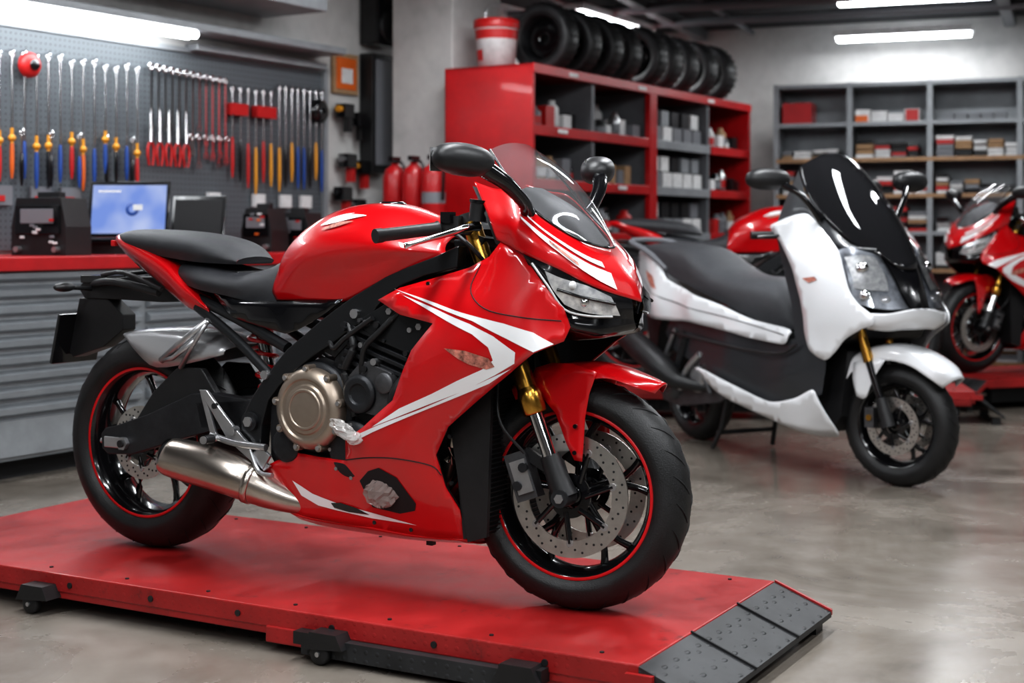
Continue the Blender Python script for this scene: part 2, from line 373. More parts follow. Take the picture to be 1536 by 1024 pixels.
    for i in range(6):
        x0=.865+i*.010; z0=.635+i*.022
        m.prism([(x0,z0),(x0+.24,z0-.075),(x0+.245,z0-.064),(x0+.005,z0+.011)],.12,.180,DGR,True)
    m.prism([(.93,.765),(1.06,.835),(1.18,.79),(1.22,.70),(1.17,.665),(1.0,.72)],-.182,.182,FRM)
    for (x,z) in((.97,.765),(1.05,.80),(1.15,.76),(1.17,.70)): m.cyl((x,.18,z),(x,.19,z),.010,SILV,6)
    m.prism([(.74,.70),(.9,.80),(.95,.76),(.84,.66)],-.16,.16,PLA)
    m.prism([(.90,.60),(.96,.66),(1.06,.63),(1.10,.55),(1.04,.50),(.93,.52)],.14,.192,MGR,True)
    m.lathe((.955,0,.565),(0,1,0),[(.055,.15),(.055,.2),(.045,.207),(.03,.207),(.026,.2),(0,.2)],DGR,36)
    m.lathe((1.045,0,.60),(0,1,0),[(.03,.15),(.03,.205),(.02,.21),(0,.21)],MGR,28)
    m.prism([(.92,.45),(1.06,.50),(1.09,.42),(1.0,.34),(.92,.36)],.15,.178,MGR,True)
    cc=(.779,0,.513)
    m.lathe(cc,(0,1,0),[(.134,.15),(.134,.168),(.128,.175),(.118,.178)],DGR,56)
    m.lathe(cc,(0,1,0),[(.118,.172),(.117,.20),(.110,.212),(.096,.220),(.088,.222),(.084,.216),(.074,.216),(.070,.222),(.03,.224),(0,.224)],BRZ,64)
    m.lathe(cc,(0,1,0),[(.06,.2225),(.058,.226),(.052,.226),(.05,.2225)],BRZ,48)
    for k in range(9):
        a=2*math.pi*k/9+.2; x=cc[0]+.116*math.cos(a); z=cc[2]+.116*math.sin(a)
        m.cyl((x,.165,z),(x,.212,z),.012,BRZ,12); m.cyl((x,.21,z),(x,.218,z),.007,SILV,6)
    m.lathe((.92,0,.40),(0,1,0),[(.085,.15),(.085,.18),(.07,.19),(.03,.193),(0,.193)],DGR,40)
    for k in range(8):
        a=2*math.pi*k/8; x=.92+.075*math.cos(a); z=.40+.075*math.sin(a); m.cyl((x,.17,z),(x,.19,z),.006,SILV,6)
    m.lathe((.68,0,.40),(0,1,0),[(.05,.15),(.05,.185),(.04,.19),(0,.19)],DGR,32)
    for k in range(22):
        x=random.uniform(.86,1.14); z=random.uniform(.5,.78)
        m.cyl((x,.14,z),(x,random.uniform(.185,.2),z),random.uniform(.005,.011),random.choice([DGR,PLA,MGR,SILV]),8)
    m.tube([(.88,.16,.78),(.93,.19,.70),(.90,.19,.62),(.93,.18,.50)],.012,PLA,10,sub=6)
    m.tube([(1.10,.17,.82),(1.02,.195,.74),(.97,.195,.69),(.95,.18,.60)],.009,PLA,10,sub=6)
    m.tube([(.82,.16,.72),(.86,.19,.69),(.90,.19,.72),(1.0,.195,.78)],.008,PLA,8,sub=6)
    m.tube([(1.12,.17,.64),(1.08,.2,.58),(1.06,.195,.50),(1.0,.18,.45)],.015,PLA,10,sub=6)
    for t in(-.12,-.04,.04,.12): m.tube([(1.14,t,.66),(1.22,t,.55),(1.20,t,.35),(1.05,t*.7,.23),(.80,t*.5,.22)],.019,STL,10,sub=5)
    m.build('engine',E,bevel=.004)
    m=N(); m.prism([(1.235,.72),(1.30,.73),(1.36,.60),(1.345,.20),(1.28,.185),(1.25,.45)],-.162,.162,DARK)
    m.prism([(1.235,.70),(1.31,.70),(1.375,.60),(1.36,.20),(1.30,.18),(1.25,.45)],.158,.172,PLA,True)
    for i in range(30):
        z=.21+i*.013; m.box((1.345+.0375*(z-.2),0,z),(.014,.30,.002),DGR)
    m.prism([(1.30,.72),(1.50,.74),(1.62,.76),(1.60,.80),(1.40,.88),(1.28,.86)],-.14,.14,DARK)
    m.build('radiator',E)
    m=N()
    m.tube([(.262,.232,.345),(.275,.230,.340),(.33,.224,.332),(.42,.214,.318),(.50,.203,.300),(.565,.185,.275),(.62,.165,.250),(.70,.13,.225),(.80,.08,.215)],[.050,.058,.0625,.065,.063,.057,.047,.034,.025],STL,40,caps=False,sub=3)
    m.lathe((.262,.232,.345),(-.97,.13,.1),[(.050,0),(.042,.004),(.036,-.012),(.0,-.03)],DARK,32)
    m.lathe((.555,.188,.279),(-.9,.25,.25),[(.058,-.012),(.062,-.010),(.062,.010),(.058,.012)],STL,32)
    m.build('exhaust_silencer',E)
    m=N()
    m.prism([(.355,.545),(.385,.545),(.44,.49),(.50,.435),(.60,.355),(.63,.335),(.61,.32),(.56,.345),(.47,.40),(.40,.49)],.185,.197,SILV,True)
    m.prism([(.355,.545),(.372,.545),(.42,.42),(.44,.40),(.42,.395),(.40,.41)],.185,.195,SILV,True)
    for sg in(1,-1):
        m.tube([(.40,sg*.19,.41),(.50,sg*.2,.395),(.62,sg*.2,.39)],.011,SILV,8,sub=3)
        m.cyl((.42,sg*.19,.405),(.43,sg*.26,.405),.012,SILV,10); m.cyl((.43,sg*.22,.405),(.43,sg*.255,.405),.014,PLA,10)
        m.box((.60,sg*.195,.36),(.05,.012,.05),SILV,Matrix.Rotation(.6,3,'Y'))
        m.cyl((.49,sg*.18,.43),(.49,sg*.206,.43),.014,SILV,12); m.cyl((.42,sg*.19,.50),(.42,sg*.203,.50),.009,DARK,10); m.cyl((.565,sg*.19,.38),(.565,sg*.203,.38),.009,DARK,10)
        m.tube([(.56,sg*.2,.38),(.60,sg*.21,.32),(.66,sg*.22,.315)],.007,SILV,8,sub=3)
    m.build('footpegs',E,bevel=.002)
    # side fairing
    OUT=[(1.024,.831,.20),(1.097,.866,.20),(1.201,.893,.19),(1.319,.924,.19),(1.388,.955,.2),(1.423,.996,.2),(1.491,.964,.2),(1.556,.887,.21),(1.605,.823,.19),(1.619,.774,.17),(1.610,.738,.2),(1.544,.707,.24),(1.474,.652,.24),(1.365,.571,.23),(1.268,.496,.22),(1.218,.415,.2),(1.240,.328,.19),(1.274,.265,.17),(1.277,.178,.14),(1.1,.172,.14),(.97,.181,.15),(.681,.195,.15),(.619,.259,.16),(.559,.313,.17),(.64,.35,.18),(.718,.381,.18),(.81,.375,.185),(.906,.374,.19),(.924,.436,.22),(.994,.479,.23),(1.102,.561,.24),(1.138,.636,.25),(1.171,.701,.25),(1.240,.775,.25),(1.118,.794,.23)]
    F=tps(OUT+[(1.30,.68,.262),(1.15,.30,.19),(1.45,.90,.222),(1.32,.85,.235),(1.42,.76,.256),(1.12,.45,.232),(.85,.27,.178)])
    m=N(); m.panel([p[:2] for p in OUT],F,RED,0,.022)
    m.surf([[(.619,.16,.259),(.68,.155,.197),(.97,.155,.183),(1.1,.145,.174),(1.277,.145,.180)],[(.62,.09,.235),(.68,.09,.165),(.97,.09,.15),(1.1,.08,.148),(1.285,.08,.16)],[(.62,0,.225),(.68,0,.155),(.97,0,.14),(1.1,0,.14),(1.285,0,.155)]],RED,4,4,True)
    m.build('side_fairing',E,solid=.005)
    IN=[(a+(1.1-a)*.015,b+(.55-b)*.015) for a,b,c in OUT]
    m=N(); m.panel(IN,F,PLA,-.010,.04); m.build('fairing_liner',E)
    m=N()
    m.panel([(1.079,.864),(1.220,.833),(1.334,.807),(1.463,.782),(1.538,.761),(1.590,.731),(1.544,.710),(1.474,.742),(1.368,.787),(1.231,.822)],F,DEC,.0045,.02)
    m.panel([(1.113,.848),(1.249,.812),(1.361,.779),(1.433,.749),(1.496,.708),(1.492,.679),(1.433,.646),(1.340,.601),(1.212,.553),(1.102,.510),(1.028,.482),(1.125,.540),(1.234,.586),(1.319,.626),(1.398,.660),(1.431,.685),(1.419,.719),(1.371,.752),(1.263,.793)],F,DEC,.0045,.02)
    m.panel([(1.480,.664),(1.412,.622),(1.319,.584),(1.169,.525),(1.028,.467),(.938,.426),(.945,.445),(1.051,.489),(1.190,.540),(1.319,.593),(1.423,.639)],F,DEC,.0045,.02)
    m.panel([(.697,.297),(.771,.265),(.86,.247),(.977,.229),(1.125,.206),(.977,.212),(.788,.232),(.726,.255)],F,DEC,.0045,.02)
    m.panel([(.84,.245),(.875,.249),(.93,.238),(.97,.222),(.90,.224),(.85,.232)],F,BLK,.006,.02)
    m.panel([(1.285,.712),(1.35,.708),(1.42,.690),(1.435,.668),(1.41,.66),(1.36,.672),(1.33,.685)],F,LOGO,.0055,.02)
    m.panel([(.952,.320),(.99,.352),(1.033,.366),(1.090,.343),(1.139,.272),(1.13,.25),(1.076,.236),(.984,.246)],F,DARK,.0045,.02)
    for path in([(.906,.376),(1.0,.392),(1.10,.398),(1.20,.385),(1.232,.36)],[(1.36,.935),(1.345,.87),(1.40,.82),(1.50,.80),(1.60,.79)]):
        P2=crv([(a,b,0) for a,b in path],5)
        for sg in(1,-1): m.tube([(p[0],sg*(F(p[0],p[1])+.0035),p[1]) for p in P2],.0016,DARK,5)
    m.build('fairing_decals',E)
    m=N(); m.ell((1.025,.190,.292),(.055,.018,.040),BAG2,22,noise=.28); m.ell((.915,.22,.465),(.050,.020,.020),BAG,20,Matrix.Rotation(.5,3,'Y'),noise=.35); m.ell((.965,.233,.447),(.026,.016,.018),BAG,14,noise=.4)
    m.build('plastic_wrap',E)
    m=N()
    for (x,z) in [(1.27,.47),(1.29,.22),(1.10,.19),(.98,.20),(.70,.22),(.62,.30),(1.26,.34),(1.19,.88)]:
        t=F(x,z)
        for sg in(1,-1): m.cyl((x,sg*(t-.003),z),(x,sg*(t+.005),z),.006,BLK,10)
    m.box((1.10,.05,.150),(.02,.02,.04),PLA)
    m.build('fairing_bolts',E)
    # nose
    U=[(1.302,.14,1.157),(1.368,.15,1.138),(1.435,.15,1.124),(1.51,.145,1.061),(1.597,.09,.999),(1.638,0,.972)]
    L=[(1.41,.20,1.00),(1.45,.205,.985),(1.496,.213,.965),(1.585,.193,.927),(1.671,.133,.875),(1.737,0,.835)]
    def mixr(a,b,k,bl): return [tuple((1-k)*p[i]+k*q[i]+([.006,.012,.006][i]*bl if not(i==1 and p[1]==0) else 0) for i in range(3)) for p,q in zip(a,b)]
    rows=[U,mixr(U,L,.33,1),mixr(U,L,.68,1.3),L]
    m=N(); m.surf(rows,RED,5,6,True); m.build('nose_cowl',E,solid=.004)
    m=N(); m.surf([[(x-.012,t*.94,z-.010) for x,t,z in r] for r in rows],PLA,3,4,True); m.build('nose_liner',E)
    m=N()
    P=np.array(rows); Q=np.array([crv(r,6) for r in P]); Q=np.array([crv(Q[:,j],5) for j in range(Q.shape[1])])
    def nosept(u,v):
        a,b=Q.shape[:2]; x=u*(a-1); y=v*(b-1); i=min(int(x),a-2); j=min(int(y),b-2); fx=x-i; fy=y-j
        return Q[i,j]*(1-fx)*(1-fy)+Q[i+1,j]*fx*(1-fy)+Q[i,j+1]*(1-fx)*fy+Q[i+1,j+1]*fx*fy
    def strip(v0a,v1a,v0b,v1b,u0,u1,mt,o=.006):
        V=[];n=16
        for i in range(n+1):
            k=i/n; u=u0+(u1-u0)*k
            for v in (v0a+(v0b-v0a)*k, v1a+(v1b-v1a)*k):
                p=nosept(u,v); V.append((p[0]+o*.6,p[1]+o*.8,p[2]+o*.5))
        Fc=[(2*i,2*i+1,2*i+3,2*i+2) for i in range(n)]
        m.add(V,Fc,mt); m.add([(a,-b,c) for a,b,c in V],Fc,mt)
    strip(.42,.46,.62,.92,.42,.90,DEC)
    strip(.30,.33,.42,.54,.48,.88,DEC)
    strip(.52,.58,.66,.74,.60,.74,LOGO,.0075)
    m.build('nose_decals',E)
    m=N()
    HU=[(1.496,.213,.965),(1.55,.203,.945),(1.585,.193,.927),(1.63,.163,.905),(1.671,.133,.875),(1.725,.03,.842)]
    HL=[(1.50,.212,.955),(1.551,.2,.887),(1.594,.172,.822),(1.647,.142,.798),(1.695,.10,.794),(1.725,.02,.79)]
    m.surf([HU,mixr(HU,HL,.5,.6),HL],BLK,3,4,True)
    CH=[(1.54,.20,.87),(1.605,.19,.815),(1.619,.172,.775),(1.655,.14,.757),(1.685,.10,.748),(1.712,0,.755)]
    m.surf([HL,CH,[(1.50,.17,.80),(1.54,.15,.78),(1.55,.13,.76),(1.56,.1,.74),(1.58,.07,.73),(1.58,0,.73)]],BLK,3,3,True)
    for sg in(1,-1):
        a=lambda x,t,z:(x+.006,sg*(t+.008),z)
        m.surf([[a(1.555,.203,.920),a(1.60,.187,.900),a(1.65,.150,.882),a(1.70,.108,.852)],[a(1.572,.195,.875),a(1.612,.177,.862),a(1.66,.146,.842),a(1.71,.098,.826)],[a(1.598,.174,.832),a(1.63,.156,.816),a(1.67,.127,.806),a(1.715,.085,.802)]],REFL,3,3)
        m.tube([a(1.585,.192,.872),a(1.64,.168,.853),a(1.71,.105,.833)],.0045,BLK,6)
        m.ell(a(1.645,.15,.838),(.013,.016,.014),CHR,12); m.ell(a(1.62,.17,.882),(.010,.014,.012),WPL,12)
        m.tube([a(1.52,.210,.94),a(1.565,.2,.878),a(1.60,.178,.82),a(1.65,.145,.803),a(1.70,.10,.80)],.003,WPL,6,sub=4)
    m.build('headlights',E)
    m=N(); m.hloft([
     [(1.365,0,1.268),(1.36,.07,1.264),(1.348,.135,1.245)],
     [(1.47,0,1.205),(1.46,.08,1.195),(1.425,.155,1.158)],
     [(1.57,0,1.105),(1.555,.08,1.10),(1.505,.148,1.072)],
     [(1.648,0,.978),(1.637,.05,.99),(1.60,.095,1.002)]],SMK,8,6)
    m.build('windscreen',E)
    m=N()
    m.tube([(1.348,.137,1.245),(1.425,.157,1.158),(1.505,.150,1.072),(1.60,.097,1.002),(1.648,0,.978),(1.60,-.097,1.002),(1.505,-.150,1.072),(1.425,-.157,1.158),(1.348,-.137,1.245)],.0035,BLK,6,sub=5)
    m.prism([(1.36,1.07),(1.42,1.10),(1.48,1.06),(1.585,.985),(1.60,.90),(1.40,.93)],-.12,.12,PLA)
    m.surf([[(1.40,.12,1.11),(1.41,.06,1.14),(1.41,0,1.145)],[(1.50,.13,1.07),(1.51,.06,1.085),(1.51,0,1.09)],[(1.59,.09,.995),(1.615,.05,.99),(1.63,0,.975)]],PLA,4,4,True)
    for sg in(1,-1):
        m.ell((1.415,sg*.375,1.205),(.050,.092,.042),PLA,24,Matrix.Rotation(sg*.35,3,'Z')@Matrix.Rotation(sg*.10,3,'X'),pw=.85)
        m.tube([(1.44,sg*.33,1.19),(1.475,sg*.27,1.15),(1.49,sg*.2,1.10),(1.485,sg*.165,1.07)],[.026,.021,.018,.020],BLK,12,sub=5,sx=1)
        m.box((1.385,sg*.375,1.205),(.004,.15,.06),CHR,Matrix.Rotation(sg*.35,3,'Z'))
    m.build('mirrors',E)
    m=NS()
    def fk(z): return 1.551-(z-.317)*.403
    for sg in(1,-1):
        t=sg*.114
        m.cyl((fk(1.04),t,1.04),(fk(.53),t,.53),.0275,GOLD,28)
        m.lathe((fk(.56),t,.56),(-.403,0,1),[(.0275,-.035),(.033,-.03),(.033,.02),(.030,.03),(.0275,.04)],GOLD,28)
        m.cyl((fk(.53),t,.53),(fk(.38),t,.38),.0205,CHR,24)
        m.tube([(fk(.42),t,.42),(fk(.36),t,.36),(fk(.317)+.005,t,.312)],[.028,.031,.036],PLA,20)
        m.cyl((1.553,sg*.08,.312),(1.553,sg*.152,.312),.024,DGR,20); m.cyl((1.553,sg*.147,.312),(1.553,sg*.157,.312),.013,SILV,6)
        m.box((1.43,sg*.100,.36),(.062,.05,.13),MGR,Matrix.Rotation(-.35,3,'Y')); m.box((1.435,sg*.127,.36),(.045,.012,.09),SILV,Matrix.Rotation(-.35,3,'Y'))
        m.cyl((1.425,sg*.12,.335),(1.425,sg*.139,.335),.013,DGR,12); m.cyl((1.44,sg*.12,.385),(1.44,sg*.139,.385),.013,DGR,12)
        m.box((1.475,sg*.1,.40),(.10,.018,.03),PLA,Matrix.Rotation(.5,3,'Y'))
        m.tube([(1.44,sg*.12,.42),(1.38,sg*.15,.50),(1.36,sg*.13,.60),(1.36,sg*.1,.72)],.005,PLA,6,sub=5)
    m.box((fk(.84),0,.84),(.08,.27,.035),FRM,Matrix.Rotation(.38,3,'Y')); m.box((fk(1.0),0,1.0),(.07,.27,.025),FRM,Matrix.Rotation(.38,3,'Y'))
    m.build('front_fork',E)
    m=N()
    for sg in(1,-1):
        t=sg*.108
        m.cyl((fk(1.02),t,1.02),(fk(1.065),t,1.065),.034,PLA,20)
        m.cyl((1.262,sg*.12,1.035),(1.158,sg*.37,1.012),.011,PLA,12)
        m.tube([(1.232,sg*.215,1.031),(1.228,sg*.222,1.03),(1.165,sg*.385,1.012)],[.021,.0175,.0175],PLA,16)
        m.cyl((1.166,sg*.383,1.012),(1.158,sg*.402,1.010),.0195,PLA,16)
        m.box((1.25,sg*.175,1.042),(.05,.055,.045),PLA,Matrix.Rotation(sg*-.35,3,'Z')); m.box((1.255,sg*.20,1.06),(.03,.03,.03),BLK)
        m.tube([(1.33,sg*.165,1.035),(1.325,sg*.225,1.03),(1.29,sg*.31,1.008),(1.262,sg*.385,.990),(1.25,sg*.40,.985)],[.012,.011,.008,.0075,.010],CHR,10,sub=5)
        m.cyl((1.33,sg*.17,1.05),(1.335,sg*.17,1.10),.024,PLA,20); m.cyl((1.335,sg*.17,1.10),(1.336,sg*.17,1.108),.026,BLK,20)
        m.tube([(1.33,sg*.17,1.05),(1.30,sg*.17,1.02),(1.28,sg*.18,1.03)],.009,PLA,8,sub=3)
        m.tube([(1.25,sg*.19,1.03),(1.33,sg*.20,.98),(1.36,sg*.12,.90)],.006,PLA,6,sub=4)
    m.box((fk(1.03),0,1.03),(.07,.26,.025),FRM,Matrix.Rotation(.38,3,'Y'))
    m.cyl((fk(.80)-.03,0,.80),(fk(1.05)-.03,0,1.05),.03,FRM)
    m.build('handlebar',E)
    m=NS(); st=[]
    for a,R in((52,.392),(60,.380),(72,.370),(85,.363),(100,.356),(112,.352),(122,.349)):
        a=math.radians(a); p=lambda r,t:(1.551+r*math.cos(a),t,.308+r*math.sin(a)); k=.4 if R>.39 else (.85 if R>.375 else 1)
        st.append([p(R,0),p(R-.004,.042*k),p(R-.020,.074*k),p(R-.052 if R<.37 else R-.032,.084*k)])
    m.hloft(st,RED,4,4)
    ff2=tps([(1.41,.62,.076),(1.56,.66,.084),(1.60,.50,.092),(1.59,.41,.10),(1.50,.55,.088),(1.54,.46,.09)])
    m.panel([(1.43,.61),(1.45,.65),(1.50,.665),(1.56,.665),(1.63,.645),(1.61,.585),(1.600,.52),(1.598,.408),(1.575,.41),(1.548,.455),(1.515,.53),(1.47,.575)],ff2,RED,.004,.02)
    m.build('front_fender',E,solid=.003)
    m=NS()
    for sg in(1,-1):
        for z in(.50,.43): m.cyl((1.575,sg*.09,z),(1.575,sg*.105,z),.006,BLK,8)
    m.build('fender_bolts',E)
    return E
bike=motorcycle((-1.153,4.782,.12),math.radians(-30.5))
# ================================================================== SCOOTER
def scooter(loc,rz):
    E=empty('maxi_scooter',loc,rz); N=lambda: MB(flip=True)
    ax=Vector((1.70,0,.275)); MS=Matrix.Translation(ax)@Matrix.Rotation(math.radians(20),4,'Z')@Matrix.Translation(-ax)
    m=MB(flip=True,M=MS); wheel(m,tuple(ax),.275,.13,.19,[(.07,.13,.09),(-.07,.13,.09)],False)
    for sg in(1,-1):
        m.cyl((1.70,sg*.105,.275),(1.56,sg*.105,.68),.018,BLK,16); m.cyl((1.60,sg*.105,.56),(1.555,sg*.105,.70),.024,GOLD,16)
        m.tube([(1.66,sg*.105,.40),(1.70,sg*.105,.275)],[.026,.034],PLA,16); m.box((1.61,sg*.10,.31),(.045,.045,.09),MGR); m.cyl((1.61,sg*.12,.31),(1.61,sg*.128,.31),.014,GOLD)
    m.build('front_wheel',E)
    m=MB(flip=True,M=MS); st=[]
    for a,R in((38,.372),(50,.37),(70,.365),(90,.365),(110,.37),(128,.37),(140,.365)):
        a=math.radians(a); p=lambda r,t:(1.70+r*math.cos(a),t,.275+r*math.sin(a)); k=.6 if a<.7 else 1
        st.append([p(R,0),p(R-.004,.05*k),p(R-.02,.085*k),p(R-.070,.10*k)])
    m.hloft(st,WHT,4,4)
    for sg in(1,-1): m.surf([[(1.52,sg*.10,.55),(1.60,sg*.103,.58),(1.68,sg*.103,.57)],[(1.52,sg*.11,.48),(1.59,sg*.112,.48),(1.63,sg*.11,.49)],[(1.54,sg*.11,.40),(1.57,sg*.11,.39),(1.59,sg*.11,.40)]],WHT,3,3)
    m.build('front_fender',E,solid=.004)
    m=N(); wheel(m,(.04,0,.275),.275,.15,.19,[(-.08,.12,.08)],False); m.build('rear_wheel',E)
    CW=[(1.10,1.165,.285),(1.15,1.195,.27),(1.248,1.225,.24),(1.32,1.225,.225),(1.42,1.16,.225),(1.546,1.061,.23),(1.60,.97,.24),(1.643,.885,.245),(1.70,.825,.24),(1.77,.775,.215),(1.77,.735,.215),(1.713,.71,.24),(1.62,.66,.25),(1.56,.60,.26),(1.50,.56,.27),(1.41,.60,.285),(1.380,.675,.29),(1.375,.75,.295),(1.36,.829,.30),(1.33,.90,.30),(1.291,.981,.30),(1.2,1.09,.295)]
    f=tps(CW+[(1.45,.95,.285),(1.5,.75,.285)])
    m=N(); m.panel(closed(CW),f,WHT,0,.03); m.build('front_cowl',E,solid=.006)
    m=N(); m.surf([[(1.755,.218,.785),(1.80,.15,.785),(1.83,.07,.80),(1.838,0,.805)],[(1.755,.216,.74),(1.80,.14,.745),(1.825,.07,.755),(1.83,0,.76)],[(1.72,.21,.715),(1.765,.14,.705),(1.79,.07,.71),(1.80,0,.71)]],WHT,4,4,True); m.build('nose_panel',E,solid=.005)
    m=N(); m.panel([(1.37,.93),(1.45,.94),(1.47,.925),(1.42,.91)],f,LOGO,.006,.03); m.build('cowl_badge',E)
    LA=[[(1.546,.228,1.061),(1.60,.19,1.075),(1.655,.125,1.06),(1.69,.09,1.03)],[(1.60,.238,.97),(1.67,.20,.97),(1.72,.13,.955),(1.75,.075,.94)],[(1.645,.244,.885),(1.73,.20,.875),(1.775,.13,.865),(1.80,.06,.85)],[(1.70,.238,.825),(1.775,.19,.805),(1.81,.12,.80),(1.83,.05,.805)]]
    m=N(); m.surf([[(x-.02,t-.004,z) for x,t,z in r] for r in LA],LSMK,4,4,True)
    for sg in(1,-1):
        m.surf([[(1.585,sg*.225,1.03),(1.64,sg*.17,1.04),(1.67,sg*.12,1.03)],[(1.64,sg*.225,.94),(1.69,sg*.18,.94),(1.73,sg*.11,.94)],[(1.66,sg*.235,.89),(1.72,sg*.19,.885),(1.76,sg*.12,.88)]],REFL,3,3)
        m.ell((1.70,sg*.20,.86),(.03,.03,.03),CHR,14); m.ell((1.655,sg*.18,.98),(.03,.035,.03),CHR,14); m.ell((1.755,sg*.13,.84),(.02,.03,.02),REFL,12)
    m.build('headlights',E)
    m=N(); m.surf(LA,LENS,4,4,True); m.build('headlight_lenses',E)
    m=N()
    m.surf([[(1.62,0,1.12),(1.63,.05,1.115),(1.665,.11,1.06)],[(1.77,0,.96),(1.765,.04,.955),(1.745,.08,.94)],[(1.825,0,.85),(1.815,.03,.85),(1.80,.062,.85)],[(1.84,0,.80),(1.838,.03,.80),(1.828,.052,.805)]],BLK,4,4,True)
    m.surf([[(1.17,.17,1.44),(1.24,.2,1.36),(1.32,.21,1.28),(1.44,.2,1.18),(1.56,.17,1.09),(1.66,.10,1.07)],[(1.12,.21,1.30),(1.20,.235,1.25),(1.32,.222,1.22),(1.43,.215,1.15),(1.55,.21,1.075),(1.66,.11,1.06)],[(1.10,.26,1.16),(1.2,.25,1.16),(1.32,.21,1.15),(1.43,.2,1.1),(1.52,.19,1.04),(1.62,.1,1.0)]],SDK,3,3,True)
    m.prism([(1.12,1.15),(1.40,1.15),(1.53,1.04),(1.62,.86),(1.64,.74),(1.60,.66),(1.42,.60),(1.36,.66),(1.33,.85),(1.26,.98)],-.205,.205,PLA)
    m.prism([(1.40,.66),(1.55,.60),(1.50,.30),(1.42,.22),(1.20,.24),(1.20,.50)],-.18,.18,PLA)
    m.prism([(1.12,1.15),(1.20,1.13),(1.30,.97),(1.36,.80),(1.36,.62),(1.28,.62),(1.25,.80),(1.18,.98)],-.27,.27,SDK)
    DK=[(-.05,.59,.17),(.043,.69,.19),(.30,.69,.205),(.5,.68,.22),(.9,.65,.24),(1.15,.63,.255),(1.303,.645,.275),(1.325,.78,.28),(1.34,.83,.28),(1.40,.675,.272),(1.503,.58,.26),(1.49,.5,.26),(1.46,.40,.255),(1.30,.34,.255),(1.10,.31,.255),(.8,.36,.245),(.504,.42,.235),(.25,.46,.20),(.05,.50,.18)]
    f2=tps(DK+[(.7,.52,.262),(1.2,.48,.28)]); m.panel([p[:2] for p in DK],f2,SDK,0,.035)
    m.prism([(-.05,.60),(.35,.66),(1.35,.62),(1.40,.34),(1.10,.27),(.6,.34),(.35,.43),(.0,.52)],-.165,.165,PLA)
    m.prism([(.30,.70),(1.15,.66),(1.15,.60),(.3,.6)],-.16,.16,PLA)
    m.tube([(.10,.225,.60),(.5,.268,.585),(.9,.29,.565),(1.2,.30,.57),(1.33,.30,.62)],.008,PLA,8,sub=4)
    m.build('body_panels',E)
    LW=[(.42,.43,.275),(.504,.435,.280),(.8,.38,.288),(1.10,.332,.295),(1.30,.367,.295),(1.43,.42,.288),(1.46,.38,.28),(1.50,.27,.23),(1.49,.21,.18),(1.40,.20,.205),(1.287,.212,.25),(1.05,.25,.27),(.748,.30,.275),(.60,.34,.275)]
    f3=tps(LW); m=N(); m.panel(closed(LW),f3,WHT,.0,.03)
    RB=[(-.50,.975,.08),(-.47,1.03,.09),(-.40,1.06,.10),(-.30,1.03,.13),(-.1,.94,.165),(.0,.885,.185),(.25,.83,.21),(.567,.777,.235),(.9,.715,.255),(1.235,.685,.27),(1.24,.65,.285),(1.196,.612,.285),(.9,.625,.275),(.733,.64,.265),(.30,.67,.24),(.112,.665,.225),(-.202,.668,.18),(-.35,.72,.14),(-.431,.80,.11)]
    f4=tps(RB+[(-.1,.78,.225),(.3,.74,.255)]); m.panel(closed(RB),f4,WHT,.0,.03)
    m.surf([[(-.50,.08,.975),(-.50,.04,.98),(-.50,0,.98)],[(-.47,.09,.90),(-.48,.04,.89),(-.48,0,.89)],[(-.431,.11,.80),(-.43,.05,.79),(-.43,0,.79)]],WHT,3,3,True)
    m.build('rear_body',E,solid=.006)
    m=N(); m.panel([(-.30,.93),(-.18,.90),(-.08,.83),(-.16,.84),(-.25,.88)],f4,LOGO,.006,.03)
    for sg in(1,-1):
        P2=crv([(-.42,.90,0),(-.1,.80,0),(.3,.745,0),(.8,.70,0),(1.2,.655,0)],5); m.tube([(p[0],sg*(f4(p[0],p[1])+.002),p[1]) for p in P2],.003,DGR,5)
    m.build('body_badge',E)
    m=N(); m.box((-.495,0,.90),(.02,.14,.06),RIMR); m.tube([(-.35,.14,1.05),(-.50,.13,1.09),(-.54,0,1.10),(-.50,-.13,1.09),(-.35,-.14,1.05)],.016,GPL,10,sub=5); m.tube([(-.35,.14,1.05),(-.2,.15,1.0),(-.05,.165,.94)],[.016,.018,.012],GPL,10,sub=4)
    m.tube([(-.35,-.14,1.05),(-.2,-.15,1.0),(-.05,-.165,.94)],[.016,.018,.012],GPL,10,sub=4); m.build('grab_rail',E)
    m=N(); S=[(-.42,1.08,.10,1.02),(-.2,1.09,.145,.97),(0,1.08,.165,.90),(.15,1.06,.178,.87),(.28,1.0,.185,.84),(.42,.945,.19,.81),(.58,.922,.20,.775),(.75,.915,.20,.73),(.92,.895,.185,.70),(1.05,.82,.17,.68),(1.13,.70,.14,.67)]
    m.hloft([[(s,0,z),(s,w*.55,z-.008),(s,w*.92,z-.045*min(1,(z-b)*5)),(s,w*1.02,(z+b)/2-.01),(s,w,b)] for s,z,w,b in S],SSEA,4,4,True); m.build('seat',E)
    m=N(); m.hloft([
     [(1.24,0,1.515),(1.22,.1,1.50),(1.166,.165,1.456)],
     [(1.37,0,1.43),(1.34,.12,1.40),(1.26,.205,1.35)],
     [(1.52,0,1.30),(1.48,.13,1.26),(1.40,.21,1.22)],
     [(1.65,0,1.15),(1.62,.10,1.13),(1.56,.17,1.10)],
     [(1.765,0,.975),(1.74,.06,.99),(1.68,.10,1.045)]],SMK2,6,6); m.build('windscreen',E,solid=.004)
    m=N()
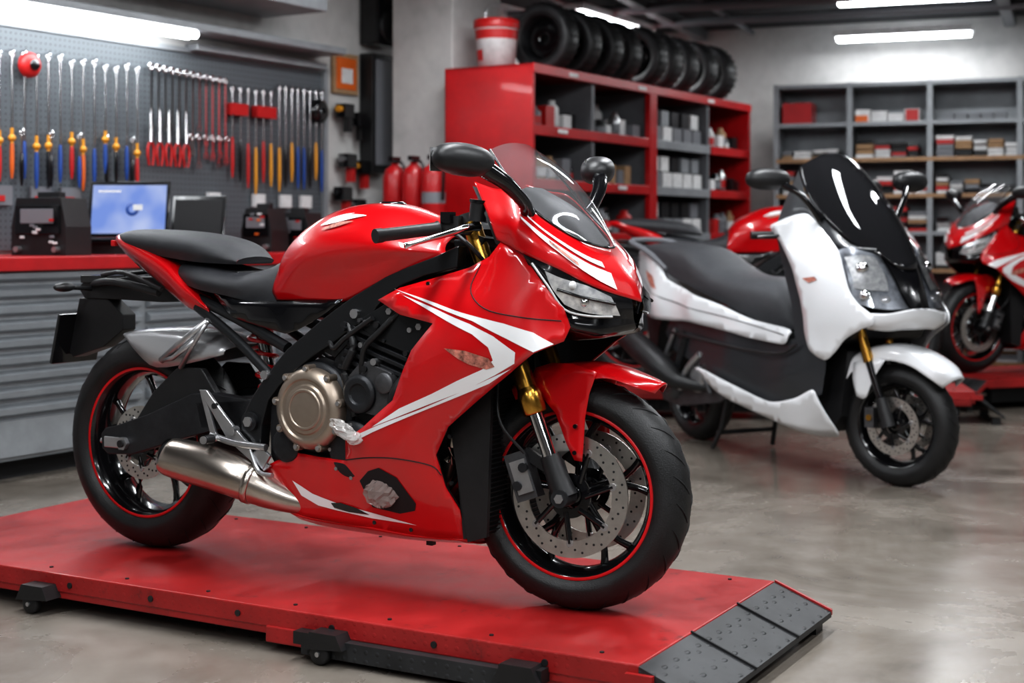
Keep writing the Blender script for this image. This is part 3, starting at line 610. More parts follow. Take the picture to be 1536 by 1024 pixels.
    for sg in(1,-1):
        m.ell((1.27,sg*.42,1.39),(.055,.11,.052),PLA,20,Matrix.Rotation(sg*.2,3,'Z'),pw=.85)
        m.tube([(1.30,sg*.37,1.37),(1.37,sg*.30,1.31),(1.40,sg*.22,1.20)],[.02,.015,.018],BLK,10,sub=4)
        m.cyl((1.20,sg*.10,1.14),(1.10,sg*.36,1.13),.013,PLA); m.cyl((1.13,sg*.27,1.13),(1.09,sg*.39,1.128),.019,PLA); m.tube([(1.18,sg*.24,1.13),(1.17,sg*.30,1.125),(1.13,sg*.38,1.12)],.007,BLK,8)
    m.ell((1.19,0,1.17),(.12,.16,.06),PLA); m.build('mirrors_and_handlebar',E)
    m=N(); m.tube([(-.40,.235,.565),(-.34,.24,.548),(-.1,.25,.46),(.08,.25,.39),(.2,.23,.34),(.45,.15,.32)],[.05,.068,.072,.066,.038,.02],PLA,24,sub=3)
    m.lathe((-.40,.235,.565),(-1,0,.35),[(.05,0),(.03,.005),(.02,-.01),(0,-.02)],SILV,20)
    m.prism([(-.06,.22),(-.08,.32),(.2,.42),(.60,.46),(.70,.36),(.50,.26),(.1,.20)],.09,.18,MGR); m.prism([(-.06,.22),(-.08,.32),(.2,.42),(.60,.46),(.70,.36),(.50,.26),(.1,.20)],-.2,-.09,DGR)
    m.lathe((.30,0,.37),(0,1,0),[(.08,.18),(.075,.2),(.04,.205),(0,.205)],SILV,30); m.lathe((.05,0,.29),(0,1,0),[(.06,.18),(.05,.2),(0,.2)],MGR,30)
    m.tube([(.12,.19,.42),(.22,.2,.60)],.025,DGR,12); m.tube([(.0,.18,.29),(-.02,.2,.45),(.1,.2,.62)],.012,SILV,8); m.tube([(.15,.2,.30),(.25,.215,.42),(.36,.21,.50)],.018,SILV,8,sub=3); m.tube([(.45,.2,.30),(.40,.215,.42),(.5,.21,.48)],.014,MGR,8,sub=3)
    m.tube([(.55,.15,.33),(.50,.17,.12),(.45,.19,.015)],.013,PLA,8); m.tube([(.55,-.15,.33),(.50,-.17,.12),(.45,-.19,.015)],.013,PLA,8); m.tube([(.48,.18,.10),(.48,-.18,.10)],.012,PLA,8)
    m.prism([(-.40,.70),(-.36,.52),(-.30,.45),(-.28,.46),(-.25,.6),(-.2,.68)],-.09,.09,PLA)
    m.build('engine_and_exhaust',E)
    return E
scooter((1.026,8.15,0),math.atan2(-.904,.428))
# ================================================================== LIFT PLATFORMS
def nodes_plate(m,scale,strength):
    nt=m.node_tree; b=nt.nodes['Principled BSDF']; tc=nt.nodes.new('ShaderNodeTexCoord'); mp=nt.nodes.new('ShaderNodeMapping'); mp.inputs['Rotation'].default_value=(0,0,.785)
    mp.inputs['Scale'].default_value=(scale,scale*.5,scale)
    v=nt.nodes.new('ShaderNodeTexVoronoi'); v.inputs['Randomness'].default_value=0; v.inputs['Scale'].default_value=1
    nt.links.new(tc.outputs['Object'],mp.inputs[0]); nt.links.new(mp.outputs[0],v.inputs['Vector'])
    mr=nt.nodes.new('ShaderNodeMapRange'); mr.inputs['From Min'].default_value=.15; mr.inputs['From Max'].default_value=.3; mr.inputs['To Min'].default_value=1; mr.inputs['To Max'].default_value=0
    nt.links.new(v.outputs['Distance'],mr.inputs['Value']); bp=nt.nodes.new('ShaderNodeBump'); bp.inputs['Strength'].default_value=strength; bp.inputs['Distance'].default_value=.002
    nt.links.new(mr.outputs[0],bp.inputs['Height']); nt.links.new(bp.outputs[0],b.inputs['Normal'])
def scuff(m,dark,sc,lo=.58,hi=.70):
    nt=m.node_tree; b=nt.nodes['Principled BSDF']; l=b.inputs['Base Color'].links; src=l[0].from_socket
    tc=nt.nodes.new('ShaderNodeTexCoord'); n=nt.nodes.new('ShaderNodeTexNoise'); n.inputs['Scale'].default_value=sc; n.inputs['Detail'].default_value=10; n.inputs['Roughness'].default_value=.8
    r=nt.nodes.new('ShaderNodeMapRange'); r.inputs['From Min'].default_value=lo; r.inputs['From Max'].default_value=hi
    mx=nt.nodes.new('ShaderNodeMix'); mx.data_type='RGBA'; mx.inputs[7].default_value=(*dark,1)
    nt.links.new(tc.outputs['Object'],n.inputs[0]); nt.links.new(n.outputs['Fac'],r.inputs['Value']); nt.links.new(r.outputs[0],mx.inputs[0]); nt.links.new(src,mx.inputs[6]); nt.links.new(mx.outputs[2],b.inputs['Base Color'])
PLTR=mat('platform_red_paint',(.32,.014,.014),.42,0,.08,.25,3.5,rvar=.12); nodes_plate(PLTR,45,.35); scuff(PLTR,(.10,.012,.012),6)
RAMP=mat('ramp_tread_plate',(.030,.031,.033),.5,.3,0,.4,6); nodes_plate(RAMP,40,.8)
def platform(loc,rz,Lg=2.75,W=.962,H=.12):
    E=empty('motorcycle_lift_platform',loc,rz)
    m=MB(); m.bx((-Lg,0,H-.055),(0,W,H),PLTR); m.bx((-Lg,.004,H-.075),(0,.03,H-.05),PLTR)
    m.bx((-1.11,-.006,H-.095),(-.97,.06,H-.05),PLTR); m.bx((-1.11,.01,H-.09),(-.02,.08,H-.05),PLTR)
    m.build('deck',E,bevel=.004)
    m=MB(); m.bx((-Lg+.1,.07,.045),(-.08,.12,H-.05),DARK); m.bx((-Lg+.1,W-.12,.045),(-.08,W-.07,H-.05),DARK)
    for x in(-Lg+.15,-1.9,-1.2,-.4): m.bx((x-.03,.05,.05),(x+.03,W-.05,H-.055),DARK)
    m.bx((-.97,-.030,.018),(-.30,.05,.066),RAMP)
    m.bx((-.99,-.038,.045),(-.87,.06,.078),PLA); m.bx((-.36,-.038,.045),(-.24,.05,.080),PLA)
    for x in (-1.95,-.88,-.30):
        m.prism([(x-.07,.04),(x-.045,.088),(x+.04,.088),(x+.06,.05)],-.055,.02,PLA)
        m.lathe((x-.02,-.035,.031),(0,1,0),[(0,-.014),(.024,-.014),(.030,-.010),(.030,.010),(.024,.014),(0,.014)],PLA,24); m.cyl((x-.02,-.055,.031),(x-.02,-.01,.031),.007,SILV,8)
    for k in range(8):
        x=-.25-k*.32; m.cyl((x,-.004,H-.03),(x,.004,H-.03),.009,PLA,10)
    for k in range(9):
        for y in(.05,W-.05): m.cyl((-.12-k*.31,y,H-.002),(-.12-k*.31,y,H+.003),.006,DARK,8)
    m.build('undercarriage',E)
    m=MB(); V=[(0,0,H-.004),(0,W,H-.004),(.17,W,.05),(.17,0,.05),(0,0,H-.03),(0,W,H-.03),(.17,W,.035),(.17,0,.035)]
    m.add(V,[(0,1,2,3),(4,7,6,5),(0,3,7,4),(1,5,6,2),(2,6,7,3),(0,4,5,1)],RAMP,False)
    for y in(.33,.66): m.box((.085,y,(H+.05)/2),(.19,.006,.008),DARK,Matrix.Rotation(math.atan2(H-.054,.17),3,'Y'))
    m.prism([(0,H+.002),(.17,.056),(.17,.04),(0,H-.03)],W,W+.010,PLTR); m.bx((-.03,-.015,H-.05),(.04,.0,H-.02),PLTR)
    for y in(.02,W-.08): m.bx((.10,y,0),(.15,y+.06,.04),PLA)
    m.build('ramp',E)
    return E
PF=platform((.2986,3.458,0),math.radians(-29.3))
b1=dup(bike,'sport_motorcycle',(.78,9.22,.201),math.radians(-8)); p1=platform((2.75,8.70,0),math.radians(-8),2.25,.5,.20)
b2=dup(bike,'sport_motorcycle',(4.55,10.40,.201),math.radians(200)); p2=platform((2.77,10.13,0),math.radians(200),2.35,.8,.20)
# ================================================================== ROOM
th=math.radians(-31.5); RM=Matrix.Rotation(th,4,'Z')
def RB_(): return MB(M=RM)
def concrete(name,c1,c2,c3,rlo,rhi,sc,bmp=.12):
    m=bpy.data.materials.new(name); m.use_nodes=True; nt=m.node_tree; b=nt.nodes['Principled BSDF']; tc=nt.nodes.new('ShaderNodeTexCoord')
    n1=nt.nodes.new('ShaderNodeTexNoise'); n1.inputs['Scale'].default_value=sc; n1.inputs['Detail'].default_value=9; n1.inputs['Roughness'].default_value=.62; n1.inputs['Distortion'].default_value=.6
    n2=nt.nodes.new('ShaderNodeTexNoise'); n2.inputs['Scale'].default_value=sc*7; n2.inputs['Detail'].default_value=6
    for n in(n1,n2): nt.links.new(tc.outputs['Object'],n.inputs['Vector'])
    r=nt.nodes.new('ShaderNodeValToRGB'); e=r.color_ramp.elements; e[0].position=.33; e[0].color=(*c1,1); e[1].position=.68; e[1].color=(*c3,1); x=e.new(.5); x.color=(*c2,1)
    mx=nt.nodes.new('ShaderNodeMix'); mx.data_type='FLOAT'; mx.inputs[0].default_value=.3
    nt.links.new(n1.outputs['Fac'],mx.inputs[2]); nt.links.new(n2.outputs['Fac'],mx.inputs[3]); nt.links.new(mx.outputs[0],r.inputs['Fac']); nt.links.new(r.outputs[0],b.inputs['Base Color'])
    mr=nt.nodes.new('ShaderNodeMapRange'); mr.inputs['From Min'].default_value=.35; mr.inputs['From Max'].default_value=.65; mr.inputs['To Min'].default_value=rlo; mr.inputs['To Max'].default_value=rhi
    nt.links.new(n1.outputs['Fac'],mr.inputs['Value']); nt.links.new(mr.outputs[0],b.inputs['Roughness'])
    bp=nt.nodes.new('ShaderNodeBump'); bp.inputs['Strength'].default_value=bmp; bp.inputs['Distance'].default_value=.003; nt.links.new(n2.outputs['Fac'],bp.inputs['Height']); nt.links.new(bp.outputs[0],b.inputs['Normal'])
    return m
FLR=concrete('polished_concrete_floor',(.115,.098,.082),(.185,.162,.138),(.26,.232,.205),.16,.34,1.1,.05)
WAL=concrete('plaster_wall',(.40,.395,.385),(.49,.48,.47),(.57,.56,.54),.8,.9,1.6)
CEI=mat('dark_ceiling',(.016,.017,.020),.8,0,0,.3,2)
m=MB(); m.bx((-12,-6,-.1),(7,15,0),FLR); m.build('floor')
m=MB(); m.bx((-12,-6,2.95),(7,15,3.05),CEI); m.build('ceiling')
m=RB_(); m.bx((-6.26,-10,0),(-6.11,13.5,2.95),WAL); m.build('wall_left')
BW=Matrix.Translation((2.33,12.9,0))@Matrix.Rotation(math.atan2(-.38,1),4,'Z')
m=MB(M=BW); m.bx((-1.5,0,0),(5.2,.15,2.95),WAL); m.build('wall_back')
m=MB(); m.bx((6.9,-6,0),(7.0,12,2.95),WAL); m.build('wall_right')
m=MB(); m.bx((-11,-6,0),(7,-5.9,2.95),WAL); m.build('wall_rear')
m=RB_(); m.bx((-5.85,8.0,0),(-5.36,8.6,2.95),WAL); m.build('concrete_pillar',bevel=.01)
m=MB(M=BW)
for y,z,r in((-1.2,2.86,.035),(-2.0,2.86,.04),(-3.0,2.88,.04)): m.cyl((-3,y,z),(4.2,y,z),r,GPL,12)
for x in(-1.2,-.2,2.2,3.6): m.cyl((x,-.1,2.90),(x,-4,2.90),.025,GPL,10)
for x in(-.7,1.9): m.bx((x,-4.5,2.85),(x+.09,-.05,2.95),SHG)
m.build('ceiling_pipes')
LS=.55
def fixture(loc,rz,L,W_,energy,name='ceiling_light'):
    E=empty(name,loc,rz); m=MB(); m.bx((-L/2,-.09,.0),(L/2,.09,.05),WPL)
    m.build('housing',E,bevel=.004)
    m=MB()
    for y in(-.045,0,.045): m.cyl((-L/2+.02,y,-.015),(L/2-.02,y,-.015),.018,TUBE,12)
    m.build('tubes',E)
    ld=bpy.data.lights.new('lamp','AREA'); ld.shape='RECTANGLE'; ld.size=L; ld.size_y=W_; ld.energy=energy*LS; ld.color=(.95,.975,1)
    lo=bpy.data.objects.new('lamp',ld); C.objects.link(lo); lo.parent=E; lo.location=(0,0,-.04)
dA=math.radians(58.5)
fixture((.78,11.5,2.80),math.atan2(1.2,.654),1.35,.12,40)
fixture((3.2,12.0,2.76),math.atan2(-.38,1),1.1,.12,35)
fixture((2.9,10.6,2.84),math.atan2(-.38,1),1.1,.12,40)
for x,y,e in((-.2,3.9,80),(-1.5,2.6,65),(1.5,2.8,85),(-2.2,5.8,45),(1.2,6.4,85),(2.9,7.6,80),(-.3,8.2,35),(.2,.6,70),(-2.5,.2,60),(3.2,3.5,70),(2.0,-1.5,45),(-1.2,-2.2,40)):  # unseen fixtures overhead and behind the camera, added to light the bikes
    fixture((x,y,2.88),dA,1.5,.14,e)
def walllamp():
    E=empty('bench_strip_light',(0,0,0),th); m=MB(); m.bx((-6.1,3.4,2.285),(-5.84,7.5,2.33),GRYP); m.bx((-6.1,6.3,2.20),(-6.0,7.5,2.24),GRYP)
    m.bx((-6.1,5.2,2.48),(-5.6,7.0,2.72),GRYP); m.build('hood',E,bevel=.006)
    m=MB(); m.cyl((-5.93,3.45,2.262),(-5.93,6.15,2.262),.022,TUBE,12); m.cyl((-5.87,3.45,2.262),(-5.87,6.15,2.262),.022,TUBE,12); m.build('tubes',E)
    ld=bpy.data.lights.new('lamp','AREA'); ld.shape='RECTANGLE'; ld.size=.12; ld.size_y=2.6; ld.energy=8; ld.color=(.93,.97,1)
    lo=bpy.data.objects.new('lamp',ld); C.objects.link(lo); lo.parent=E; lo.location=(-5.80,4.85,2.235)
walllamp()
# ---- pegboard
def pegmat():
    m=mat('perforated_steel',(.15,.17,.19),.5,.2); nt=m.node_tree; b=nt.nodes['Principled BSDF']; tc=nt.nodes.new('ShaderNodeTexCoord')
    sc=nt.nodes.new('ShaderNodeVectorMath'); sc.operation='SCALE'; sc.inputs['Scale'].default_value=1/.032
    fr=nt.nodes.new('ShaderNodeVectorMath'); fr.operation='FRACTION'; sb=nt.nodes.new('ShaderNodeVectorMath'); sb.operation='SUBTRACT'; sb.inputs[1].default_value=(.5,.5,.5)
    ml=nt.nodes.new('ShaderNodeVectorMath'); ml.operation='MULTIPLY'; ml.inputs[1].default_value=(0,1,1)
    ln=nt.nodes.new('ShaderNodeVectorMath'); ln.operation='LENGTH'; lt=nt.nodes.new('ShaderNodeMath'); lt.operation='LESS_THAN'; lt.inputs[1].default_value=.14
    mx=nt.nodes.new('ShaderNodeMix'); mx.data_type='RGBA'; mx.inputs[6].default_value=(.105,.118,.130,1); mx.inputs[7].default_value=(.02,.02,.025,1)
    nt.links.new(tc.outputs['Object'],sc.inputs[0]); nt.links.new(sc.outputs[0],fr.inputs[0]); nt.links.new(fr.outputs[0],sb.inputs[0]); nt.links.new(sb.outputs[0],ml.inputs[0]); nt.links.new(ml.outputs[0],ln.inputs[0]); nt.links.new(ln.outputs['Value'],lt.inputs[0]); nt.links.new(lt.outputs[0],mx.inputs[0]); nt.links.new(mx.outputs[2],b.inputs['Base Color'])
    return m
PEG=pegmat()
E=empty('tool_pegboard',(0,0,0),th); m=MB(); m.bx((-6.11,3.0,1.05),(-6.085,7.55,2.20),PEG); m.build('panel',E)
m=MB(); m.bx((-6.11,7.54,1.05),(-6.06,7.58,2.22),GRYP); m.bx((-6.11,3.0,2.19),(-6.07,7.58,2.22),GRYP); m.build('trim',E)
T=RB_(); q=-6.05
def screwdriver(p,z,L,col,ball=False,hk=.30):
    T.cyl((q,p,z),(q,p,z-L*(1-hk)),.0055,CHR,8); T.tube([(q-.03,p,z+.01),(q+.01,p,z+.014),(q+.014,p,z)],.005,CHR,6); T.lathe((q,p,z-.012),(1,0,0),[(.010,-.003),(.016,-.003),(.016,.003),(.010,.003)],CHR,10,closed=True)
    T.tube([(q,p,z-L*(1-hk)),(q,p,z-L*(1-hk*.8)),(q,p,z-L*(1-hk*.3)),(q,p,z-L)],[.007,.011,.0115,.005],col,8,sub=2)
    if ball: T.ell((q,p,z-L*(.98-hk)),(.021,.021,.019),YEL,12); T.cyl((q,p,z-L*(1.04-hk)),(q,p,z-L*(.9-hk)),.009,YEL,8)
def wrench(p,z,L):
    T.box((q,p,z-L/2),(.008,.014,L),CHR); T.lathe((q,p,z),(1,0,0),[(.010,-.005),(.022,-.005),(.022,.005),(.010,.005)],CHR,16,closed=True)
    T.box((q,p-.012,z-L-.01),(.008,.010,.036),CHR); T.box((q,p+.012,z-L-.01),(.008,.010,.036),CHR)
def plier(p,z,L,col):
    T.cyl((q,p,z+.10),(q,p,z-L*.4),.006,CHR,8,r2=.014)
    for sg in(1,-1): T.tube([(q,p,z-L*.35),(q,p+sg*.024,z-L*.6),(q,p+sg*.014,z-L)],[.007,.009,.007],col,8,sub=3)
cols=[ORG,BLU,BLU,BLK,BLU,RDP]
p=4.55; i=0
while p<5.95:
    screwdriver(p,2.07-random.random()*.03,random.uniform(.58,.70),cols[i%6],i%3!=1); p+=.078; i+=1
p=4.7
while p<5.9: screwdriver(p,1.66,.28,random.choice([BLU,BLK,ORG,BLK]),False,.6); p+=.19
p=5.98
while p<6.62:
    wrench(p,2.08-(p-5.95)*.05,random.uniform(.28,.5)); p+=.055
p=6.30
while p<6.6:
    wrench(p,1.70,random.uniform(.08,.18)); p+=.06
p=5.98
while p<6.30: plier(p,1.74,.22,RDP); p+=.07
p=6.65
while p<7.05:
    screwdriver(p,2.02,random.uniform(.5,.66),random.choice([RDP,YEL,RDP,BLK]),False,.45); p+=.07
T.bx((-6.07,6.62,1.85),(-6.02,6.76,1.92),RDP); T.bx((-6.07,6.84,1.85),(-6.02,7.02,1.92),RDP)
T.lathe((-6.03,5.12,2.0),(1,0,0),[(0,.02),(.05,.02),(.065,.0),(.065,-.02)],RDP,24); T.lathe((-6.0,5.12,2.0),(1,0,0),[(0,.012),(.025,.012),(.03,0)],BLK,20)
p=7.08
while p<7.5:
    screwdriver(p,2.06,random.uniform(.55,.68),random.choice([BLU,BLU,YEL,BLK]),False,.42); p+=.06
T.lathe((-6.04,7.46,1.93),(1,0,0),[(.02,.03),(.05,.035),(.075,.02),(.08,-.03)],BLK,24)
for p in(4.9,5.15,5.35,5.6,5.75): T.bx((-6.075,p,1.28),(-6.06,p+.13,1.38),GPL); T.bx((-6.058,p+.02,1.30),(-6.055,p+.08,1.33),RDP)
for p in(6.45,6.85,7.1,7.3): T.bx((-6.075,p,1.30),(-6.05,p+.1,1.38),WPL)
T.build('hanging_hand_tools')
# ---- bench
DRW=mat('drawer_steel',(.30,.32,.34),.32,.55,0,.12,4)
E=empty('tool_workbench',(0,0,0),th); m=MB(); m.bx((-6.10,2.0,.965),(-5.39,7.32,1.03),CABR); m.build('worktop',E,bevel=.006)
m=MB(); m.bx((-6.05,2.0,.10),(-5.45,7.3,.965),GRYP); m.bx((-6.0,2.05,0),(-5.55,7.25,.10),DARK)
for (a,b) in((2.05,3.3),(3.35,5.30),(5.35,6.3),(6.35,7.25)):
    z=.30
    while z<.93:
        V=[(-5.45,a,z),(-5.415,a,z+.014),(-5.415,a,z+.040),(-5.447,a,z+.060),(-5.45,b,z),(-5.415,b,z+.014),(-5.415,b,z+.040),(-5.447,b,z+.060)]
        m.add(V,[(0,1,5,4),(1,2,6,5),(2,3,7,6),(0,3,2,1),(4,5,6,7)],DRW,False); z+=.077
    m.bx((-5.46,a,.12),(-5.43,b,.285),GRYP)
m.build('drawer_unit',E)
SCR=emis('laptop_screen',(.30,.40,.75),.85)
def scrmat():
    m=SCR; nt=m.node_tree; e=[n for n in nt.nodes if n.type=='EMISSION'][0]; tc=nt.nodes.new('ShaderNodeTexCoord'); n=nt.nodes.new('ShaderNodeTexNoise'); n.inputs['Scale'].default_value=5
    r=nt.nodes.new('ShaderNodeValToRGB'); r.color_ramp.elements[0].color=(.22,.33,.75,1); r.color_ramp.elements[1].color=(.50,.58,.85,1); r.color_ramp.elements[0].position=.35; r.color_ramp.elements[1].position=.65
    nt.links.new(tc.outputs['Object'],n.inputs[0]); nt.links.new(n.outputs['Fac'],r.inputs[0]); nt.links.new(r.outputs[0],e.inputs[0])
scrmat()
def at(q_,p_,z=0):
    v=RM@Vector((q_,p_,z)); return (v.x,v.y,v.z)
E=empty('laptop',at(-5.72,5.44,1.03),math.radians(-2)); m=MB(); m.bx((-.20,-.12,0),(.20,.14,.06),PLA); m.bx((-.21,-.16,.06),(.21,.12,.078),BLK); m.bx((-.18,-.08,.078),(.18,.08,.081),PLA)
Rr=Matrix.Rotation(-.20,3,'X'); m.box((0,.15,.235),(.43,.012,.30),BLK,Rr); m.build('body',E,bevel=.003)
m=MB(); m.box((0,.142,.235),(.395,.004,.262),SCR,Rr); m.lathe((.02,.137,.235),(0,1,-.2),[(.018,0),(.034,0),(.036,.002)],BLU,20); m.box((.05,.136,.245),(.05,.003,.03),WPL,Rr); m.box((-.1,.138,.33),(.12,.003,.010),WPL,Rr); m.build('screen',E)
E=empty('laptop',at(-5.75,5.98,1.03),math.radians(-8)); m=MB(); m.bx((-.14,-.12,0),(.14,.1,.05),BLK); m.box((0,.13,.185),(.31,.012,.27),BLK,Rr); m.box((0,.121,.185),(.28,.004,.23),DARK,Rr); m.build('body',E,bevel=.003)
def device(p_,w,h,n):
    E=empty('diagnostic_tester',at(-5.68,p_,1.03),math.radians(-20)); m=MB()
    m.prism([(-w/2,0),(w/2,0),(w/2,h*.5),(w/2-.03,h),(-w/2+.03,h),(-w/2,h*.5)],-.10,.10,PLA)
    m.box((0,-.105,h*.62),(w*.8,.012,h*.5),BLK); m.box((0,-.113,h*.68),(w*.6,.004,h*.25),GPL)
    for k in range(10): m.box((random.uniform(-w*.35,w*.35),-.115,random.uniform(h*.15,h*.9)),(.025,.008,.012),random.choice([RDP,WPL,GPL,ORG]))
    for x in(-w*.35,w*.35): m.cyl((x,-.1,.03),(x,-.13,.03),.015,SILV,10)
    m.tube([(-w/2,0,h*.9),(-w/2-.03,0,h*.6),(-w/2-.03,0,h*.2),(-w/2,0,.05)],.01,PLA,8,sub=3); m.box((0,0,h+.015),(w*.4,.05,.03),PLA)
    m.build('housing',E,bevel=.005)
device(4.95,.32,.28,0); device(6.52,.20,.25,0); device(6.83,.24,.23,0)
m=RB_(); m.lathe((-5.72,4.57,1.03),(0,0,1),[(0,0),(.04,0),(.04,.18),(.035,.22),(.015,.26),(.015,.30),(0,.30)],BLK,20); m.lathe((-5.72,4.57,1.03),(0,0,1),[(.041,.04),(.041,.14)],GPL,20); m.build('spray_bottle')
for k,(q_,p_) in enumerate(((-5.95,5.15),(-5.95,5.80),(-5.95,6.25),(-5.9,7.1))):
    m=MB(); v=at(q_,p_,1.03)
    for j in range(5): m.lathe((v[0]+random.uniform(-.05,.05),v[1]+random.uniform(-.05,.05),v[2]),(0,0,1),[(0,0),(.022,0),(.022,random.uniform(.06,.13)),(.012,.14),(.012,.16),(0,.16)],random.choice([RDP,BLK,GPL,ORG,WPL]),12)
    m.build('bottle_cluster')
m=RB_(); m.bx((-6.10,7.66,2.07),(-6.08,7.93,2.34),CARD); m.bx((-6.08,7.69,2.10),(-6.075,7.90,2.31),ORG); m.bx((-6.075,7.74,2.14),(-6.072,7.86,2.24),WPL); m.build('framed_poster')
m=RB_(); m.bx((-6.10,7.97,2.42),(-5.95,8.26,2.90),BLK); m.lathe((-5.95,8.11,2.55),(1,0,0),[(0,.0),(.08,.01),(.11,.02),(.115,0)],PLA,28); m.lathe((-5.95,8.11,2.76),(1,0,0),[(0,.0),(.04,.01),(.055,.02),(.06,0)],PLA,28); m.build('wall_speaker',bevel=.01)
m=RB_(); m.bx((-6.10,7.97,1.55),(-5.99,8.24,2.36),PLA); m.bx((-5.99,8.0,1.6),(-5.98,8.21,2.32),GPL); m.build('electrical_cabinet',bevel=.006)
m=RB_()
for (p_,z_) in((7.72,1.95),(7.86,1.90),(7.75,1.62),(7.9,1.58),(7.7,1.4),(7.85,1.32)):
    m.box((-6.03,p_,z_),(.08,.10,.09),BLK); m.box((-6.03,p_+.03,z_-.08),(.05,.04,.12),random.choice([BLK,RDP])); m.cyl((-6.03,p_-.08,z_+.01),(-6.03,p_-.02,z_+.01),.022,random.choice([YEL,SILV,BLK]),10)
m.build('hanging_power_tools')
E=empty('red_tool_cabinet',at(-5.36,7.55,0),th); m=MB(); m.bx((-.27,-.18,0),(.20,.28,1.22),CABR)
for k in range(5): m.bx((.20,-.16,.1+k*.22),(.215,.26,.29+k*.22),CABR); m.bx((.215,-.05,.25+k*.22),(.235,.15,.265+k*.22),SILV)
m.build('cabinet',E,bevel=.006)
for k in range(3):
    m=RB_(); pz=(-5.50+.17*k,7.55-.03*k,1.222)
    m.lathe(pz,(0,0,1),[(0,0),(.07,0),(.075,.01),(.075,.27),(.06,.32),(.025,.345),(.02,.37),(0,.37)],CABR,28)
    if k==2: m.lathe(pz,(0,0,1),[(.0755,.10),(.0755,.17)],GPL,28)
    m.box((pz[0],pz[1],pz[2]+.385),(.03,.09,.03),BLK); m.tube([(pz[0],pz[1]-.02,pz[2]+.37),(pz[0]+.09,pz[1]-.03,pz[2]+.34),(pz[0]+.09,pz[1]-.03,pz[2]+.12)],.01,BLK,8,sub=4)
    m.build('fire_extinguisher')
# ---- red storage cabinet
E=empty('red_storage_shelving',(0,0,0),th); m=MB(); q0,q1,H=-5.32,-4.66,2.2
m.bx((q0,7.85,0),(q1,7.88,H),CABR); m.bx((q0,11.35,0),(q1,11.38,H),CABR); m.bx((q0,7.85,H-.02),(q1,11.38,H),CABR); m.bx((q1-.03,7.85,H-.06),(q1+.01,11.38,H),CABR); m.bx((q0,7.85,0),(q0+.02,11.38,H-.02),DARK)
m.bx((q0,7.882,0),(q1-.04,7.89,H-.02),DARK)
m.bx((q1-.04,9.50,0),(q1+.005,9.61,H-.05),CABR); m.bx((q0,9.53,0),(q1-.04,9.58,H-.05),SHG)
for p_ in(8.68,10.57): m.bx((q0,p_-.02,0),(q1-.02,p_+.02,H-.05),SHG)
SZ=[.06,.42,.78,1.13,1.47,1.81]
for z in SZ:
    m.bx((q0,7.88,z-.02),(q1-.02,11.35,z),SHG); m.bx((q1-.02,7.88,z-.055),(q1,9.50,z+.01),CABR); m.bx((q1-.02,10.59,z-.055),(q1,11.35,z+.01),CABR)
    m.bx((q1-.02,9.61,z-.055),(q1-.001,10.57,z+.01),GRYP if z>1 else CABR)
for p_,z in((8.0,2.165),(9.0,2.165),(10.2,2.165),(7.86,1.79),(8.7,1.45)): m.bx((q1+.005,p_+.3,z-.012),(q1+.013,p_+.42,z+.015),WPL)
m.build('cabinet',E,bevel=.003)
m=RB_()
for (a,b) in((7.92,8.64),(8.72,9.48),(9.63,10.54),(10.62,11.33)):
    for z in SZ[2:]:
        for layer in(0,1):
            p_=a+.03
            while p_<b-.08:
                w=random.uniform(.06,.13); h=random.uniform(.10,.27 if layer else .2); qq=(-4.80 if layer==0 else -5.05)+random.uniform(-.03,.03)
                t=random.random(); cm=random.choice([GPL,GPL,BLK,WPL,WPL,RDP,PLA,SILV,DGR,CARD])
                if a>9.6 and a<10:
                    if layer==0: w=.17; m.bx((qq-.1,p_,z),(-4.72,p_+w-.02,z+.12),random.choice([GPL,GRYP,WPL])); m.bx((qq-.1,p_+.01,z+.13),(-4.74,p_+w-.03,z+.24),random.choice([GPL,GRYP,WPL,DGR]))
                elif t<.45: m.bx((qq-.06,p_,z),(qq+.05,p_+w*.9,z+h*.8),cm)
                else:
                    m.lathe((qq,p_+w/2,z),(0,0,1),[(0,0),(w*.45,0),(w*.45,h*.75),(w*.22,h*.88),(w*.22,h),(0,h)],cm,16); m.lathe((qq,p_+w/2,z),(0,0,1),[(w*.455,h*.2),(w*.455,h*.55)],random.choice([WPL,RDP,GPL]),16)
                p_+=w+random.uniform(0,.02)
m.build('shelf_parts_and_bottles')
for i in range(9):
    m=RB_(); w=.17; R=.25; c=(-4.95+random.uniform(-.03,.03),8.50+i*.33,2.2+R*.95+.004)
    prof=[(.150,-.06),(.165,-.075),(.20,-.085),(.225,-.08),(.24,-.06),(.248,-.03),(.25,0),(.248,.03),(.24,.06),(.225,.08),(.20,.085),(.165,.075),(.150,.06),(.165,.04),(.2,.03),(.2,-.03),(.165,-.04)]
    prof=[(r_*.95,h_) for r_,h_ in prof]
    m.lathe(c,(0,1,0),prof,SRUB,56,closed=True)
    if i in(2,4): m.lathe(c,(0,1,0),[(.2385,-.04),(.2395,0),(.2385,.04)],RDP if i==2 else WPL,56,a0=2.4,a1=3.9)
    for k in range(28):
        a=k*2*math.pi/28; m.box((c[0]+math.cos(a)*.2365,c[1],c[2]+math.sin(a)*.2365),(.005,.12,.012),DARK,Matrix.Rotation(-a,3,'Y'))
    for r_ in(.186,.206): m.lathe(c,(0,1,0),[(r_,-.0862 if r_<.2 else -.0832),(r_+.002,-.0862 if r_<.2 else -.0828)],GPL,56)
    m.lathe(c,(0,1,0),[(.137,0),(.142,-.05),(.150,-.055)],DGR,40); m.lathe(c,(0,1,0),[(0.03,-.01),(.05,-.02),(.137,0)],BLK,40)
    m.build('spare_tyre')
